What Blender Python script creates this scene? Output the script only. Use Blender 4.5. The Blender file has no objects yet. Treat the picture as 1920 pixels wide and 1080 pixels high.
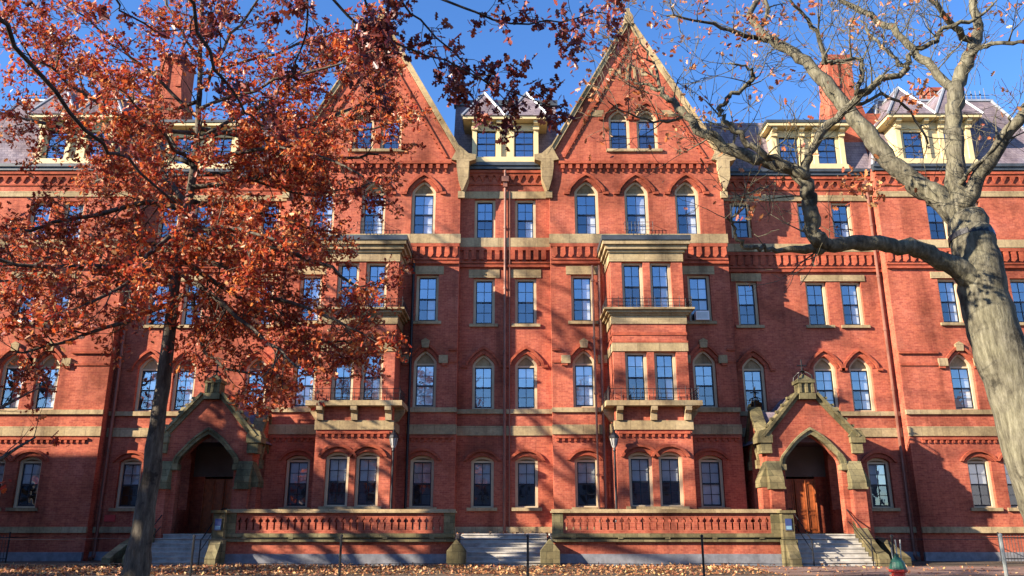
import bpy, bmesh, math, random
import numpy as np
from mathutils import Vector, Matrix
from mathutils.geometry import tessellate_polygon

SC = bpy.context.scene
COL = SC.collection
rad = math.radians

# ------------------------------------------------------------------ camera
cam_d = bpy.data.cameras.new("camera"); cam = bpy.data.objects.new("camera", cam_d); COL.objects.link(cam)
cam.location = (0, 0, 1.5); cam.rotation_euler = (rad(90 + 16.16), 0, 0)
cam_d.sensor_width = 36; cam_d.lens = 36 * 1530 / 1920; cam_d.clip_end = 2000
SC.camera = cam
# ------------------------------------------------------------------ sky and sun
SUN_TO = Vector((-2.2, -1.0, 1.03)).normalized()
ELEV = math.asin(SUN_TO.z); AZ = math.atan2(SUN_TO.x, SUN_TO.y)
W = bpy.data.worlds.new("World"); SC.world = W; W.use_nodes = True
wn = W.node_tree.nodes; wl = W.node_tree.links
sky = wn.new('ShaderNodeTexSky'); sky.sky_type = 'NISHITA'; sky.sun_disc = False
sky.sun_elevation = ELEV; sky.sun_rotation = AZ % (2 * math.pi)
sky.air_density = 1.0; sky.dust_density = 0.1; sky.ozone_density = 4.0; sky.altitude = 300
hs = wn.new('ShaderNodeHueSaturation'); hs.inputs['Saturation'].default_value = 1.16; hs.inputs['Hue'].default_value = 0.508; hs.inputs['Value'].default_value = 1.0
wl.new(sky.outputs[0], hs.inputs['Color']); wl.new(hs.outputs[0], wn['Background'].inputs[0]); wn['Background'].inputs[1].default_value = 0.096
sd = bpy.data.lights.new("sun", 'SUN'); so = bpy.data.objects.new("sun", sd); COL.objects.link(so)
sd.energy = 5.0; sd.angle = rad(0.5); sd.color = (1.0, 0.86, 0.69)
so.rotation_euler = (-SUN_TO).to_track_quat('-Z', 'Y').to_euler(); so.location = (-60, -30, 40)
SC.view_settings.view_transform = 'Standard'; SC.view_settings.look = 'None'
SC.view_settings.exposure = 1.72; SC.view_settings.gamma = 1.0

# ------------------------------------------------------------------ materials
def new_mat(name):
    m = bpy.data.materials.new(name); m.use_nodes = True
    nt = m.node_tree; b = nt.nodes['Principled BSDF']
    return m, nt, b
def N(nt, t, **kw):
    n = nt.nodes.new(t)
    for k, v in kw.items(): setattr(n, k, v)
    return n
def ramp(nt, cols):
    r = N(nt, 'ShaderNodeValToRGB'); e = r.color_ramp.elements
    while len(e) < len(cols): e.new(0.5)
    for i, (p, c) in enumerate(cols): e[i].position = p; e[i].color = (*c, 1)
    return r
def noise(nt, scale, detail=4, rough=.6, vec=None):
    n = N(nt, 'ShaderNodeTexNoise'); n.inputs['Scale'].default_value = scale; n.inputs['Detail'].default_value = detail
    n.inputs['Roughness'].default_value = rough
    if vec is None:
        g = N(nt, 'ShaderNodeNewGeometry'); vec = g.outputs['Position']
    nt.links.new(vec, n.inputs['Vector']); return n
def mixc(nt, a, b, fac, mode='MIX'):
    m = N(nt, 'ShaderNodeMix', data_type='RGBA', blend_type=mode)
    for inp, v in ((m.inputs[6], a), (m.inputs[7], b), (m.inputs[0], fac)):
        if hasattr(v, 'is_output') or isinstance(v, bpy.types.NodeSocket): nt.links.new(v, inp)
        else: inp.default_value = (*v, 1) if isinstance(v, tuple) else v
    return m.outputs[2]
def bump(nt, b, h, strength, dist=.02):
    bm_ = N(nt, 'ShaderNodeBump'); bm_.inputs['Strength'].default_value = strength; bm_.inputs['Distance'].default_value = dist
    nt.links.new(h, bm_.inputs['Height']); nt.links.new(bm_.outputs[0], b.inputs['Normal'])
def simple(name, col, rough=.7, metal=0., var=.25, scale=3., col2=None, bmp=.15, spec=.4):
    m, nt, b = new_mat(name)
    n = noise(nt, scale, 6); r = ramp(nt, [(.3, tuple(c * (1 - var) for c in col)), (.7, col2 or tuple(min(1, c * (1 + var)) for c in col))])
    nt.links.new(n.outputs[0], r.inputs[0]); nt.links.new(r.outputs[0], b.inputs['Base Color'])
    b.inputs['Roughness'].default_value = rough; b.inputs['Metallic'].default_value = metal; b.inputs['Specular IOR Level'].default_value = spec
    if bmp: n2 = noise(nt, scale * 9, 4); bump(nt, b, n2.outputs[0], bmp)
    return m
def brick_mat(name, c1, c2, mortar, bw=.215, rh=.075, stain=.5, bmp=.2, streak=.9, patch=True):
    m, nt, b = new_mat(name); L = nt.links
    g = N(nt, 'ShaderNodeNewGeometry'); s = N(nt, 'ShaderNodeSeparateXYZ'); L.new(g.outputs['Position'], s.inputs[0])
    ad = N(nt, 'ShaderNodeMath', operation='ADD'); L.new(s.outputs[0], ad.inputs[0]); L.new(s.outputs[1], ad.inputs[1])
    cb = N(nt, 'ShaderNodeCombineXYZ'); L.new(ad.outputs[0], cb.inputs[0]); L.new(s.outputs[2], cb.inputs[1])
    t = N(nt, 'ShaderNodeTexBrick'); L.new(cb.outputs[0], t.inputs['Vector'])
    t.inputs['Scale'].default_value = 1; t.inputs['Brick Width'].default_value = bw; t.inputs['Row Height'].default_value = rh
    t.inputs['Mortar Size'].default_value = .007; t.inputs['Mortar Smooth'].default_value = .3
    t.inputs['Color1'].default_value = (*c1, 1); t.inputs['Color2'].default_value = (*c2, 1); t.inputs['Mortar'].default_value = (*mortar, 1)
    n1 = noise(nt, .35, 5, .6); r1 = ramp(nt, [(.3, (1 - stain,) * 3), (.5, (1, 1, 1)), (.72, (1 + stain * .35, 1 + stain * .45, 1 + stain * .6))]); L.new(n1.outputs[0], r1.inputs[0])
    n2 = noise(nt, 9, 3, .7); r2 = ramp(nt, [(.3, (.72, .68, .7)), (.7, (1.2, 1.15, 1.1))]); L.new(n2.outputs[0], r2.inputs[0])
    c = mixc(nt, t.outputs[0], r1.outputs[0], 1.0, 'MULTIPLY'); c = mixc(nt, c, r2.outputs[0], .8, 'MULTIPLY')
    # rain streaks running down the face
    mp = N(nt, 'ShaderNodeMapping'); mp.inputs['Scale'].default_value = (1.3, 1.3, .12); L.new(g.outputs['Position'], mp.inputs['Vector'])
    n3 = noise(nt, 1.0, 5, .65, mp.outputs[0]); r3 = ramp(nt, [(.34, (.60, .58, .60)), (.5, (.95, .95, .95)), (.66, (1.08, 1.08, 1.08))]); L.new(n3.outputs[0], r3.inputs[0])
    c = mixc(nt, c, r3.outputs[0], streak, 'MULTIPLY')
    if patch:                                            # repointed and replaced areas
        n4 = noise(nt, .9, 2, .4); r4 = ramp(nt, [(.56, (1, 1, 1)), (.60, (1.12, 1.28, 1.38))]); L.new(n4.outputs[0], r4.inputs[0])
        c = mixc(nt, c, r4.outputs[0], .35, 'MULTIPLY')
    L.new(c, b.inputs['Base Color']); b.inputs['Roughness'].default_value = .85; b.inputs['Specular IOR Level'].default_value = .08
    bump(nt, b, t.outputs['Fac'], -bmp, .01)
    return m
M = {}
M['brick'] = brick_mat('red_brick', (.43, .122, .068), (.30, .074, .047), (.40, .145, .09))
M['brick_dark'] = brick_mat('moulded_brick', (.40, .10, .05), (.30, .065, .036), (.30, .10, .06))
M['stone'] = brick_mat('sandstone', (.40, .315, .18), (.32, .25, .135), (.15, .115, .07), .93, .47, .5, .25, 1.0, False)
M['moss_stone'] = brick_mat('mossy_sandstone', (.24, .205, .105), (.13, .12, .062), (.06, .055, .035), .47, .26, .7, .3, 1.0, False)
M['granite'] = simple('granite', (.17, .175, .19), .75, 0, .3, 4, None, .2)
M['step'] = simple('pale_step_stone', (.36, .34, .30), .8, 0, .35, 2.5, None, .2)
M['cream'] = simple('cream_paint', (.56, .45, .24), .55, 0, .12, 2, None, .05)
M['casing'] = simple('cream_casing', (.50, .40, .25), .6, 0, .12, 2, None, .05)
M['sash'] = simple('dark_sash_paint', (.012, .014, .022), .35, 0, .2, 5, None, 0)
M['iron'] = simple('black_iron', (.015, .015, .017), .45, .3, .2, 8, None, .1)
M['lead'] = simple('lead_flashing', (.36, .38, .40), .4, .4, .2, 2, None, .1)
M['copper'] = simple('weathered_gutter', (.06, .07, .08), .5, .3, .3, 2, None, .1)
M['slate'] = brick_mat('roof_slate', (.22, .185, .20), (.16, .135, .16), (.07, .06, .07), .28, .16, .3, .4)
M['blind'] = simple('window_blind', (.82, .81, .78), .9, 0, .1, 5, None, 0)
M['room'] = simple('unlit_room_tone', (.10, .09, .08), .95, 0, .2, 1, None, 0)  # dark tone puts the gloom of unlit rooms into the colour
M['wood'] = simple('varnished_door_wood', (.27, .072, .02), .45, 0, .4, 6, None, .1)
M['pipe'] = simple('brown_downpipe', (.20, .085, .055), .5, .1, .25, 2, None, .05)
M['pipe_pale'] = simple('pale_downpipe', (.30, .17, .11), .5, .1, .2, 2, None, .05)
M['plaque_red'] = simple('red_enamel', (.45, .03, .03), .4, 0, .1, 5, None, 0)
M['plaque_blue'] = simple('blue_enamel', (.03, .05, .15), .5, 0, .1, 5, None, 0)
M['white'] = simple('white_paint', (.75, .75, .73), .5, 0, .1, 5, None, 0)
M['green_paint'] = simple('green_hydrant_paint', (.018, .085, .058), .5, 0, .3, 9, None, .1)
M['red_paint'] = simple('red_hydrant_paint', (.50, .05, .035), .4, 0, .2, 9, None, .1)
M['galv'] = simple('galvanised_steel', (.35, .38, .36), .4, .6, .2, 6, None, .05)
M['lantern_glass'] = simple('frosted_lantern_glass', (.34, .33, .31), .25, 0, .2, 9, None, 0)

def glass_mat(name, fac):
    m, nt, b = new_mat(name); L = nt.links; nt.nodes.remove(b)
    out = nt.nodes['Material Output']
    g = N(nt, 'ShaderNodeBsdfGlossy'); g.inputs['Roughness'].default_value = .02; g.inputs['Color'].default_value = (.72, .78, .88, 1)
    n = noise(nt, 1.6, 2, .5); bm_ = N(nt, 'ShaderNodeBump'); bm_.inputs['Strength'].default_value = .3; bm_.inputs['Distance'].default_value = .02
    L.new(n.outputs[0], bm_.inputs['Height']); L.new(bm_.outputs[0], g.inputs['Normal'])
    t = N(nt, 'ShaderNodeBsdfTransparent'); t.inputs['Color'].default_value = (.85, .88, .9, 1)
    mx = N(nt, 'ShaderNodeMixShader'); mx.inputs[0].default_value = fac
    L.new(t.outputs[0], mx.inputs[1]); L.new(g.outputs[0], mx.inputs[2]); L.new(mx.outputs[0], out.inputs[0])
    return m
M['glass'] = glass_mat('window_glass', .44); M['screened'] = glass_mat('screened_glass', .25)

def leaf_mat(name, cols, trans=.35, rough=.42, spec=.5):
    m, nt, b = new_mat(name); L = nt.links
    g = N(nt, 'ShaderNodeNewGeometry'); r = ramp(nt, cols); L.new(g.outputs['Random Per Island'], r.inputs[0])
    n = noise(nt, .9, 2); rr = ramp(nt, [(.35, (.72, .66, .7)), (.65, (1.2, 1.15, 1.0))]); L.new(n.outputs[0], rr.inputs[0])
    c = mixc(nt, r.outputs[0], rr.outputs[0], 1., 'MULTIPLY')
    L.new(c, b.inputs['Base Color']); b.inputs['Roughness'].default_value = rough; b.inputs['Specular IOR Level'].default_value = spec
    t = N(nt, 'ShaderNodeBsdfTranslucent'); L.new(c, t.inputs['Color'])
    mx = N(nt, 'ShaderNodeMixShader'); mx.inputs[0].default_value = trans
    L.new(b.outputs[0], mx.inputs[1]); L.new(t.outputs[0], mx.inputs[2]); L.new(mx.outputs[0], nt.nodes['Material Output'].inputs[0])
    return m
M['leaf_red'] = leaf_mat('russet_leaf', [(0, (.18, .028, .018)), (.3, (.32, .040, .022)), (.6, (.46, .075, .026)), (.86, (.60, .17, .042)), (.97, (.68, .31, .11)), (1., (.72, .48, .34))], .45, .5, .35)  # palest stop paints pinkish leaf glints into the colour
M['leaf_dark'] = leaf_mat('dark_red_leaf', [(0, (.08, .014, .018)), (.5, (.17, .030, .026)), (.85, (.28, .06, .035)), (1., (.42, .16, .10))], .3)
M['leaf_orange'] = leaf_mat('orange_leaf', [(0, (.30, .07, .04)), (.5, (.48, .16, .05)), (.8, (.55, .27, .12)), (1., (.60, .42, .22))], .35)
M['leaf_litter'] = leaf_mat('fallen_leaf', [(0, (.16, .05, .025)), (.4, (.34, .14, .06)), (.75, (.50, .28, .11)), (1., (.62, .46, .24))], .1, .6)

def bark_mat(name, c1, c2, c3, scale):
    m, nt, b = new_mat(name); L = nt.links
    g = N(nt, 'ShaderNodeNewGeometry')
    mp = N(nt, 'ShaderNodeMapping'); mp.inputs['Scale'].default_value = (1, 1, .22); L.new(g.outputs['Position'], mp.inputs['Vector'])
    n1 = noise(nt, scale, 7, .7, mp.outputs[0]); r = ramp(nt, [(.3, c1), (.5, c2), (.7, c3)]); L.new(n1.outputs[0], r.inputs[0])
    n2 = noise(nt, 2.2, 5, .7); r2 = ramp(nt, [(.36, (.16, .16, .15)), (.44, (.85, .85, .82)), (.62, (1.1, 1.12, 1.0))]); L.new(n2.outputs[0], r2.inputs[0])
    c = mixc(nt, r.outputs[0], r2.outputs[0], .8, 'MULTIPLY'); L.new(c, b.inputs['Base Color'])
    b.inputs['Roughness'].default_value = .9; b.inputs['Specular IOR Level'].default_value = .2
    bump(nt, b, n1.outputs[0], .9, .03); return m
M['bark_pale'] = bark_mat('pale_grey_bark', (.045, .04, .028), (.125, .115, .083), (.225, .21, .16), 16)
M['bark_dark'] = bark_mat('dark_oak_bark', (.03, .026, .021), (.085, .072, .058), (.17, .15, .12), 12)
M['bark_black'] = bark_mat('blackish_bark', (.025, .02, .02), (.06, .05, .045), (.11, .09, .08), 11)  # darkest bark tone, for the overhanging oak

# ------------------------------------------------------------------ mesh helpers
def arch_pts(w, h, a, kind, n=8):
    """points from right spring over the top to left spring"""
    if kind == 'seg':
        R = (w * w / 4 + a * a) / (2 * a); zc = h + a - R; t0 = math.asin(min(1, w / 2 / R))
        return [(R * math.sin(t0 - 2 * t0 * i / (2 * n)), zc + R * math.cos(t0 - 2 * t0 * i / (2 * n))) for i in range(2 * n + 1)]
    fl = .55 if kind == 'dr' else .5                    # flattening of the flanks towards the chord
    k = (a * a - w * w / 4) / w; R = k + w / 2
    t1 = math.atan2(a, k); right = []
    for i in range(n + 1):
        t = i / n; ax, az = -k + R * math.cos(t1 * t), h + R * math.sin(t1 * t)
        f_ = fl * min(1, t * 3); right.append((ax * (1 - f_) + w / 2 * (1 - t) * f_, az * (1 - f_) + (h + a * t) * f_))
    right[-1] = (0, h + a)
    return right + [(-x, z) for x, z in reversed(right[:-1])]
def opening(w, h, a=0, kind='flat'):
    if kind == 'flat': return [(-w / 2, 0), (w / 2, 0), (w / 2, h), (-w / 2, h)]
    return [(-w / 2, 0), (w / 2, 0)] + arch_pts(w, h, a, kind)
def shift(poly, x, z): return [(px + x, pz + z) for px, pz in poly]

class MB:
    def __init__(s): s.v = []; s.f = []; s.m = []
    def box(s, x0, x1, y0, y1, z0, z1, mi=0):
        b = len(s.v)
        s.v += [(x0, y0, z0), (x1, y0, z0), (x1, y1, z0), (x0, y1, z0), (x0, y0, z1), (x1, y0, z1), (x1, y1, z1), (x0, y1, z1)]
        for q in ((0, 1, 5, 4), (1, 2, 6, 5), (2, 3, 7, 6), (3, 0, 4, 7), (4, 5, 6, 7), (3, 2, 1, 0)):
            s.f.append(tuple(b + i for i in q)); s.m.append(mi)
        return s
    def wall(s, outer, holes, y0, y1, mi=0, axis='y'):
        """2D outline (a, z) with holes, extruded from y0 to y1 (axis y) or along x (axis x, outline in (y, z))"""
        loops = [list(outer)] + [list(h) for h in holes]
        flat = [p for l in loops for p in l]
        tris = tessellate_polygon([[Vector((a, z, 0)) for a, z in l] for l in loops])
        b = len(s.v); n = len(flat)
        P = (lambda a, z, d: (a, d, z)) if axis == 'y' else (lambda a, z, d: (d, a, z))
        s.v += [P(a, z, y0) for a, z in flat] + [P(a, z, y1) for a, z in flat]
        for t in tris:
            s.f.append((b + t[0], b + t[1], b + t[2])); s.f.append((b + n + t[2], b + n + t[1], b + n + t[0])); s.m += [mi, mi]
        o = 0
        for l in loops:
            k = len(l)
            for i in range(k):
                j = (i + 1) % k
                s.f.append((b + o + i, b + o + j, b + n + o + j, b + n + o + i)); s.m.append(mi)
            o += k
        return s
    def hull(s, pts, faces, mi=0):
        b = len(s.v); s.v += [tuple(p) for p in pts]
        for q in faces: s.f.append(tuple(b + i for i in q)); s.m.append(mi)
        return s
    def tube(s, pts, radii, n=6, mi=0, cap=True):
        pts = [Vector(p) for p in pts]; b = len(s.v); K = len(pts)
        T = (pts[1] - pts[0]).normalized(); up = Vector((0, 0, 1)) if abs(T.z) < .9 else Vector((0, 1, 0))
        U = T.cross(up).normalized()
        for i, p in enumerate(pts):
            T = (pts[min(i + 1, K - 1)] - pts[max(i - 1, 0)])
            T = T.normalized() if T.length > 1e-9 else Vector((0, 0, 1))
            U = (U - T * U.dot(T)); U = U.normalized() if U.length > 1e-6 else T.orthogonal().normalized()
            V = T.cross(U); r = radii[i]
            for k in range(n):
                a = 2 * math.pi * k / n; q = p + (U * math.cos(a) + V * math.sin(a)) * r
                s.v.append((q.x, q.y, q.z))
        for i in range(K - 1):
            for k in range(n):
                s.f.append((b + i * n + k, b + i * n + (k + 1) % n, b + (i + 1) * n + (k + 1) % n, b + (i + 1) * n + k)); s.m.append(mi)
        if cap:
            s.f.append(tuple(b + k for k in reversed(range(n)))); s.f.append(tuple(b + (K - 1) * n + k for k in range(n))); s.m += [mi, mi]
        return s
    def rod(s, p, q, r, n=6, mi=0): return s.tube([p, q], [r, r], n, mi)
    def lathe(s, prof, cx, cy, n=14, mi=0):
        b = len(s.v)
        for r, z in prof:
            for k in range(n): a = 2 * math.pi * k / n; s.v.append((cx + r * math.cos(a), cy + r * math.sin(a), z))
        for i in range(len(prof) - 1):
            for k in range(n):
                s.f.append((b + i * n + k, b + i * n + (k + 1) % n, b + (i + 1) * n + (k + 1) % n, b + (i + 1) * n + k)); s.m.append(mi)
        s.f.append(tuple(b + k for k in reversed(range(n)))); s.f.append(tuple(b + (len(prof) - 1) * n + k for k in range(n))); s.m += [mi, mi]
        return s
    def mesh(s, name, mats, smooth=False, recalc=True, bevel=0):
        me = bpy.data.meshes.new(name); me.from_pydata(s.v, [], s.f)
        for m in (mats if isinstance(mats, (list, tuple)) else [mats]): me.materials.append(M[m] if isinstance(m, str) else m)
        me.polygons.foreach_set('material_index', s.m)
        if smooth: me.polygons.foreach_set('use_smooth', [True] * len(s.f))
        if recalc or bevel:
            bm = bmesh.new(); bm.from_mesh(me); bmesh.ops.recalc_face_normals(bm, faces=bm.faces); bm.to_mesh(me); bm.free()
        me.update(); return me
    def build(s, name, mats, parent=None, loc=(0, 0, 0), smooth=False, recalc=True):
        return link(name, s.mesh(name, mats, smooth, recalc), parent, loc)
def link(name, me, parent=None, loc=(0, 0, 0)):
    o = bpy.data.objects.new(name, me); COL.objects.link(o); o.location = loc
    if parent: o.parent = parent
    return o
def thing(name, label, cat, loc=(0, 0, 0), group=None, rz=0):
    o = bpy.data.objects.new(name, None); COL.objects.link(o); o.location = loc; o.rotation_euler = (0, 0, rz); o.empty_display_size = .3
    o['label'] = label; o['category'] = cat
    if group: o['group'] = group
    return o
def tag(o, label, cat, group=None, kind=None):
    o['label'] = label; o['category'] = cat
    if group: o['group'] = group
    if kind: o['kind'] = kind
    return o
# ================================================================== THE HALL (local frame: x' from its centre, y from the gable fronts, z up)
HX, HY = -0.33, 36.0
hall = thing('college_hall', 'long red brick college hall with steep gables, bay windows and pointed arches', 'building', (HX, HY, 0))
G, C, R, P, B = 0.0, 0.55, 1.30, 0.70, -1.80        # front planes: gables, centre, porch bays, end wings, projecting bay windows
TH = 0.42
GX0, GX1, GXC = 2.12, 10.35, 6.23                   # gable block
PX = 18.0; END = 27.5

# ---- windows -------------------------------------------------------
CACHE = {}
def window_meshes(w, h, a, kind, blind):
    key = (w, h, a, kind, blind)
    if key in CACHE: return CACHE[key]
    cw = .12; iw, ih = w - 2 * cw, h - (.10 if kind == 'flat' else .02)
    inner = [(-iw / 2, .06), (iw / 2, .06), (iw / 2, ih), (-iw / 2, ih)]
    if kind == 'flat': c = MB().wall(opening(w - .006, h, 0, kind), [inner], .17, .38).mesh('window', 'casing')
    else:
        hole = [(-iw / 2, .06), (iw / 2, .06)] + arch_pts(iw, h, a - cw * .9, kind)
        c = MB().wall(opening(w - .006, h, a - .004, kind), [hole], .17, .38)
        c.box(-iw / 2 + .002, iw / 2 - .002, .22, .33, ih - .05, ih + .03)
        c.wall([(-iw / 2 + .002, ih + .031), (iw / 2 - .002, ih + .031)] + [(x_ * .99, max(z_ - .003, ih + .04)) for x_, z_ in arch_pts(iw, h, a - cw * .9, kind)[1:-1]], [], .28, .33, 1)
        c = c.mesh('window', ['casing', 'stone']); ih -= .05
    s = MB()
    x0, x1, z0, z1 = -iw / 2 + .001, iw / 2 - .001, .061, ih - .001
    zm = (z0 + z1) / 2
    for a0, a1, b0, b1 in ((x0, x0 + .045, z0, z1), (x1 - .045, x1, z0, z1)): s.box(a0, a1, .25, .30, b0, b1)
    s.box(x0 + .045, x1 - .045, .25, .30, z0, z0 + .07); s.box(x0 + .045, x1 - .045, .25, .30, z1 - .05, z1)
    s.box(x0 + .045, x1 - .045, .24, .31, zm - .035, zm + .035)
    s.box(-.014, .014, .26, .295, z0 + .07, zm - .035); s.box(-.014, .014, .26, .295, zm + .035, z1 - .05)
    for zz in ((z0 + .07 + zm - .035) / 2, (zm + .035 + z1 - .05) / 2):
        s.box(x0 + .045, -.014, .262, .293, zz - .012, zz + .012); s.box(.014, x1 - .045, .262, .293, zz - .012, zz + .012)
    s = s.mesh('sash', 'sash')
    p = MB().hull([(x0 + .02, .278, z0 + .03), (x1 - .02, .278, z0 + .03), (x1 - .02, .284, zm), (x0 + .02, .284, zm)], [(0, 1, 2, 3)], 1).hull([(x0 + .02, .272, zm), (x1 - .02, .272, zm), (x1 - .02, .276, z1 - .03), (x0 + .02, .276, z1 - .03)], [(0, 1, 2, 3)], 0).mesh('pane', ['glass', 'screened'], recalc=False)
    b = None
    if blind:
        q = MB()
        if blind == 'half': q.box(x0 + iw * .48, x1, .34, .352, z0, z1)  # sunlit right half of a full curtain, cut out as its own sheet
        elif blind == 'upper': q.box(x0, x1, .34, .352, zm - .02, z1)
        elif blind == 'lit_quarter': q.box(x0 + iw * .5, x1, .34, .352, z0, zm)  # lower right sunlit patch of a curtain, shaped as a small sheet
        elif blind == 'third': q.box(x0, x1, .34, .352, z0 + (z1 - z0) * .72, z1)
        elif blind == 'full': q.box(x0, x1, .34, .352, z0, z1)
        b = q.mesh('blind', 'blind')
    CACHE[key] = (c, s, p, b); return CACHE[key]
rw = random.Random(5)
SILL = {}; LINT = {}
def sill_mesh(w):
    if w not in SILL: SILL[w] = MB().box(-w / 2 - .16, w / 2 + .16, -.11, .30, -.14, .0).mesh('sill', 'stone')
    return SILL[w]
def lintel_mesh(w):
    if w not in LINT: LINT[w] = MB().box(-w / 2 - .22, w / 2 + .22, -.035, .15, .003, .40).mesh('lintel', 'stone')
    return LINT[w]
HOOD = {}
def hood_mesh(w, h, a, kind, stones):
    key = (w, h, a, kind, stones)
    if key in HOOD: return HOOD[key]
    b = MB(); f = 1.0 if kind == 'seg' else 1.15
    def ring(e0, e1, y0, mi):
        o = arch_pts(w + 2 * e1, h, a + e1 * f, kind); i = arch_pts(w + 2 * e0, h, a + e0 * f, kind)
        b.wall(o + i[::-1], [], y0, .06, mi)
    ring(.012, .13, -.03, 0); ring(.20, .32, -.11, 0)
    if kind == 'pt':
        for sx in (-1, 1): b.box(sx * (w / 2 + .36) - .13, sx * (w / 2 + .36) + .13, -.10, .05, h - .12, h + .003, 0)
    if stones:
        b.wall([(-.15, h + a + .08), (.15, h + a + .08), (.19, h + a + .40), (0, h + a + .52), (-.19, h + a + .40)], [], -.135, .05, 1)
        for sx in (-1, 1): b.box(sx * (w / 2 + .30) - .20, sx * (w / 2 + .30) + .20, -.125, .05, h - .02, h + .34, 1)
    HOOD[key] = b.mesh('hood_mould', ['brick_dark', 'stone']); return HOOD[key]
def put_window(x, y, z, w, h, a=0, kind='flat', blind=None, sill=True, lintel=True, stones=False):
    c, s, p, b = window_meshes(w, h, a, kind, blind)
    o = link('window', c, hall, (x, y, z))
    link('sash', s, o); link('pane', p, o)
    if b: link('blind', b, o)
    if sill: link('sill', sill_mesh(w), o)
    if kind == 'flat':
        if lintel: link('lintel', lintel_mesh(w), o, (0, 0, h))
    else: link('hood_mould', hood_mesh(w, h, a, kind, stones), o)
    return o
BL = lambda *c: rw.choice(c)
class Wall:
    def __init__(s, y): s.y = y; s.holes = []; s.wins = []
    def win(s, x, z, w, h, a=0, kind='flat', **k):
        s.holes.append(shift(opening(w, h, a, kind), x, z)); s.wins.append((x, z, w, h, a, kind, k)); return s
    def done(s, outline, mb=None, name='wall', extra=None):
        mb = mb or MB(); mb.wall(outline, s.holes, s.y, s.y + TH)
        if extra: extra(mb)
        o = mb.build(name, 'brick', hall)
        for x, z, w, h, a, kind, k in s.wins: put_window(x, s.y, z, w, h, a, kind, **k)
        return o
rect = lambda x0, x1, z0, z1: [(x0, z0), (x1, z0), (x1, z1), (x0, z1)]
ZB = 0.0
# storeys: sill heights / heights of the openings
GZ, GH, GA = 2.20, 1.98, .20
FZ, FH, FA = 6.46, 1.98, .60
SZ, SH = 10.36, 2.22
TZ, TH3 = 14.55, 2.00

# centre
wc = Wall(C)
for sx in (-1, 1):
    x = sx * .97
    wc.win(x, GZ, 1.0, GH, GA, 'seg', blind='upper')
    wc.win(x, FZ, 1.0, FH, .52, 'pt', blind=None if sx < 0 else 'third', sill=False, stones=False)
    wc.win(x, SZ, 1.0, SH, blind=None)
    wc.win(x, TZ, 1.0, 2.0, blind=None if sx < 0 else 'lit_quarter', sill=False, lintel=False)
wc.done(rect(-GX0, GX0, ZB, 18.3), name='centre_wall')

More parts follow.
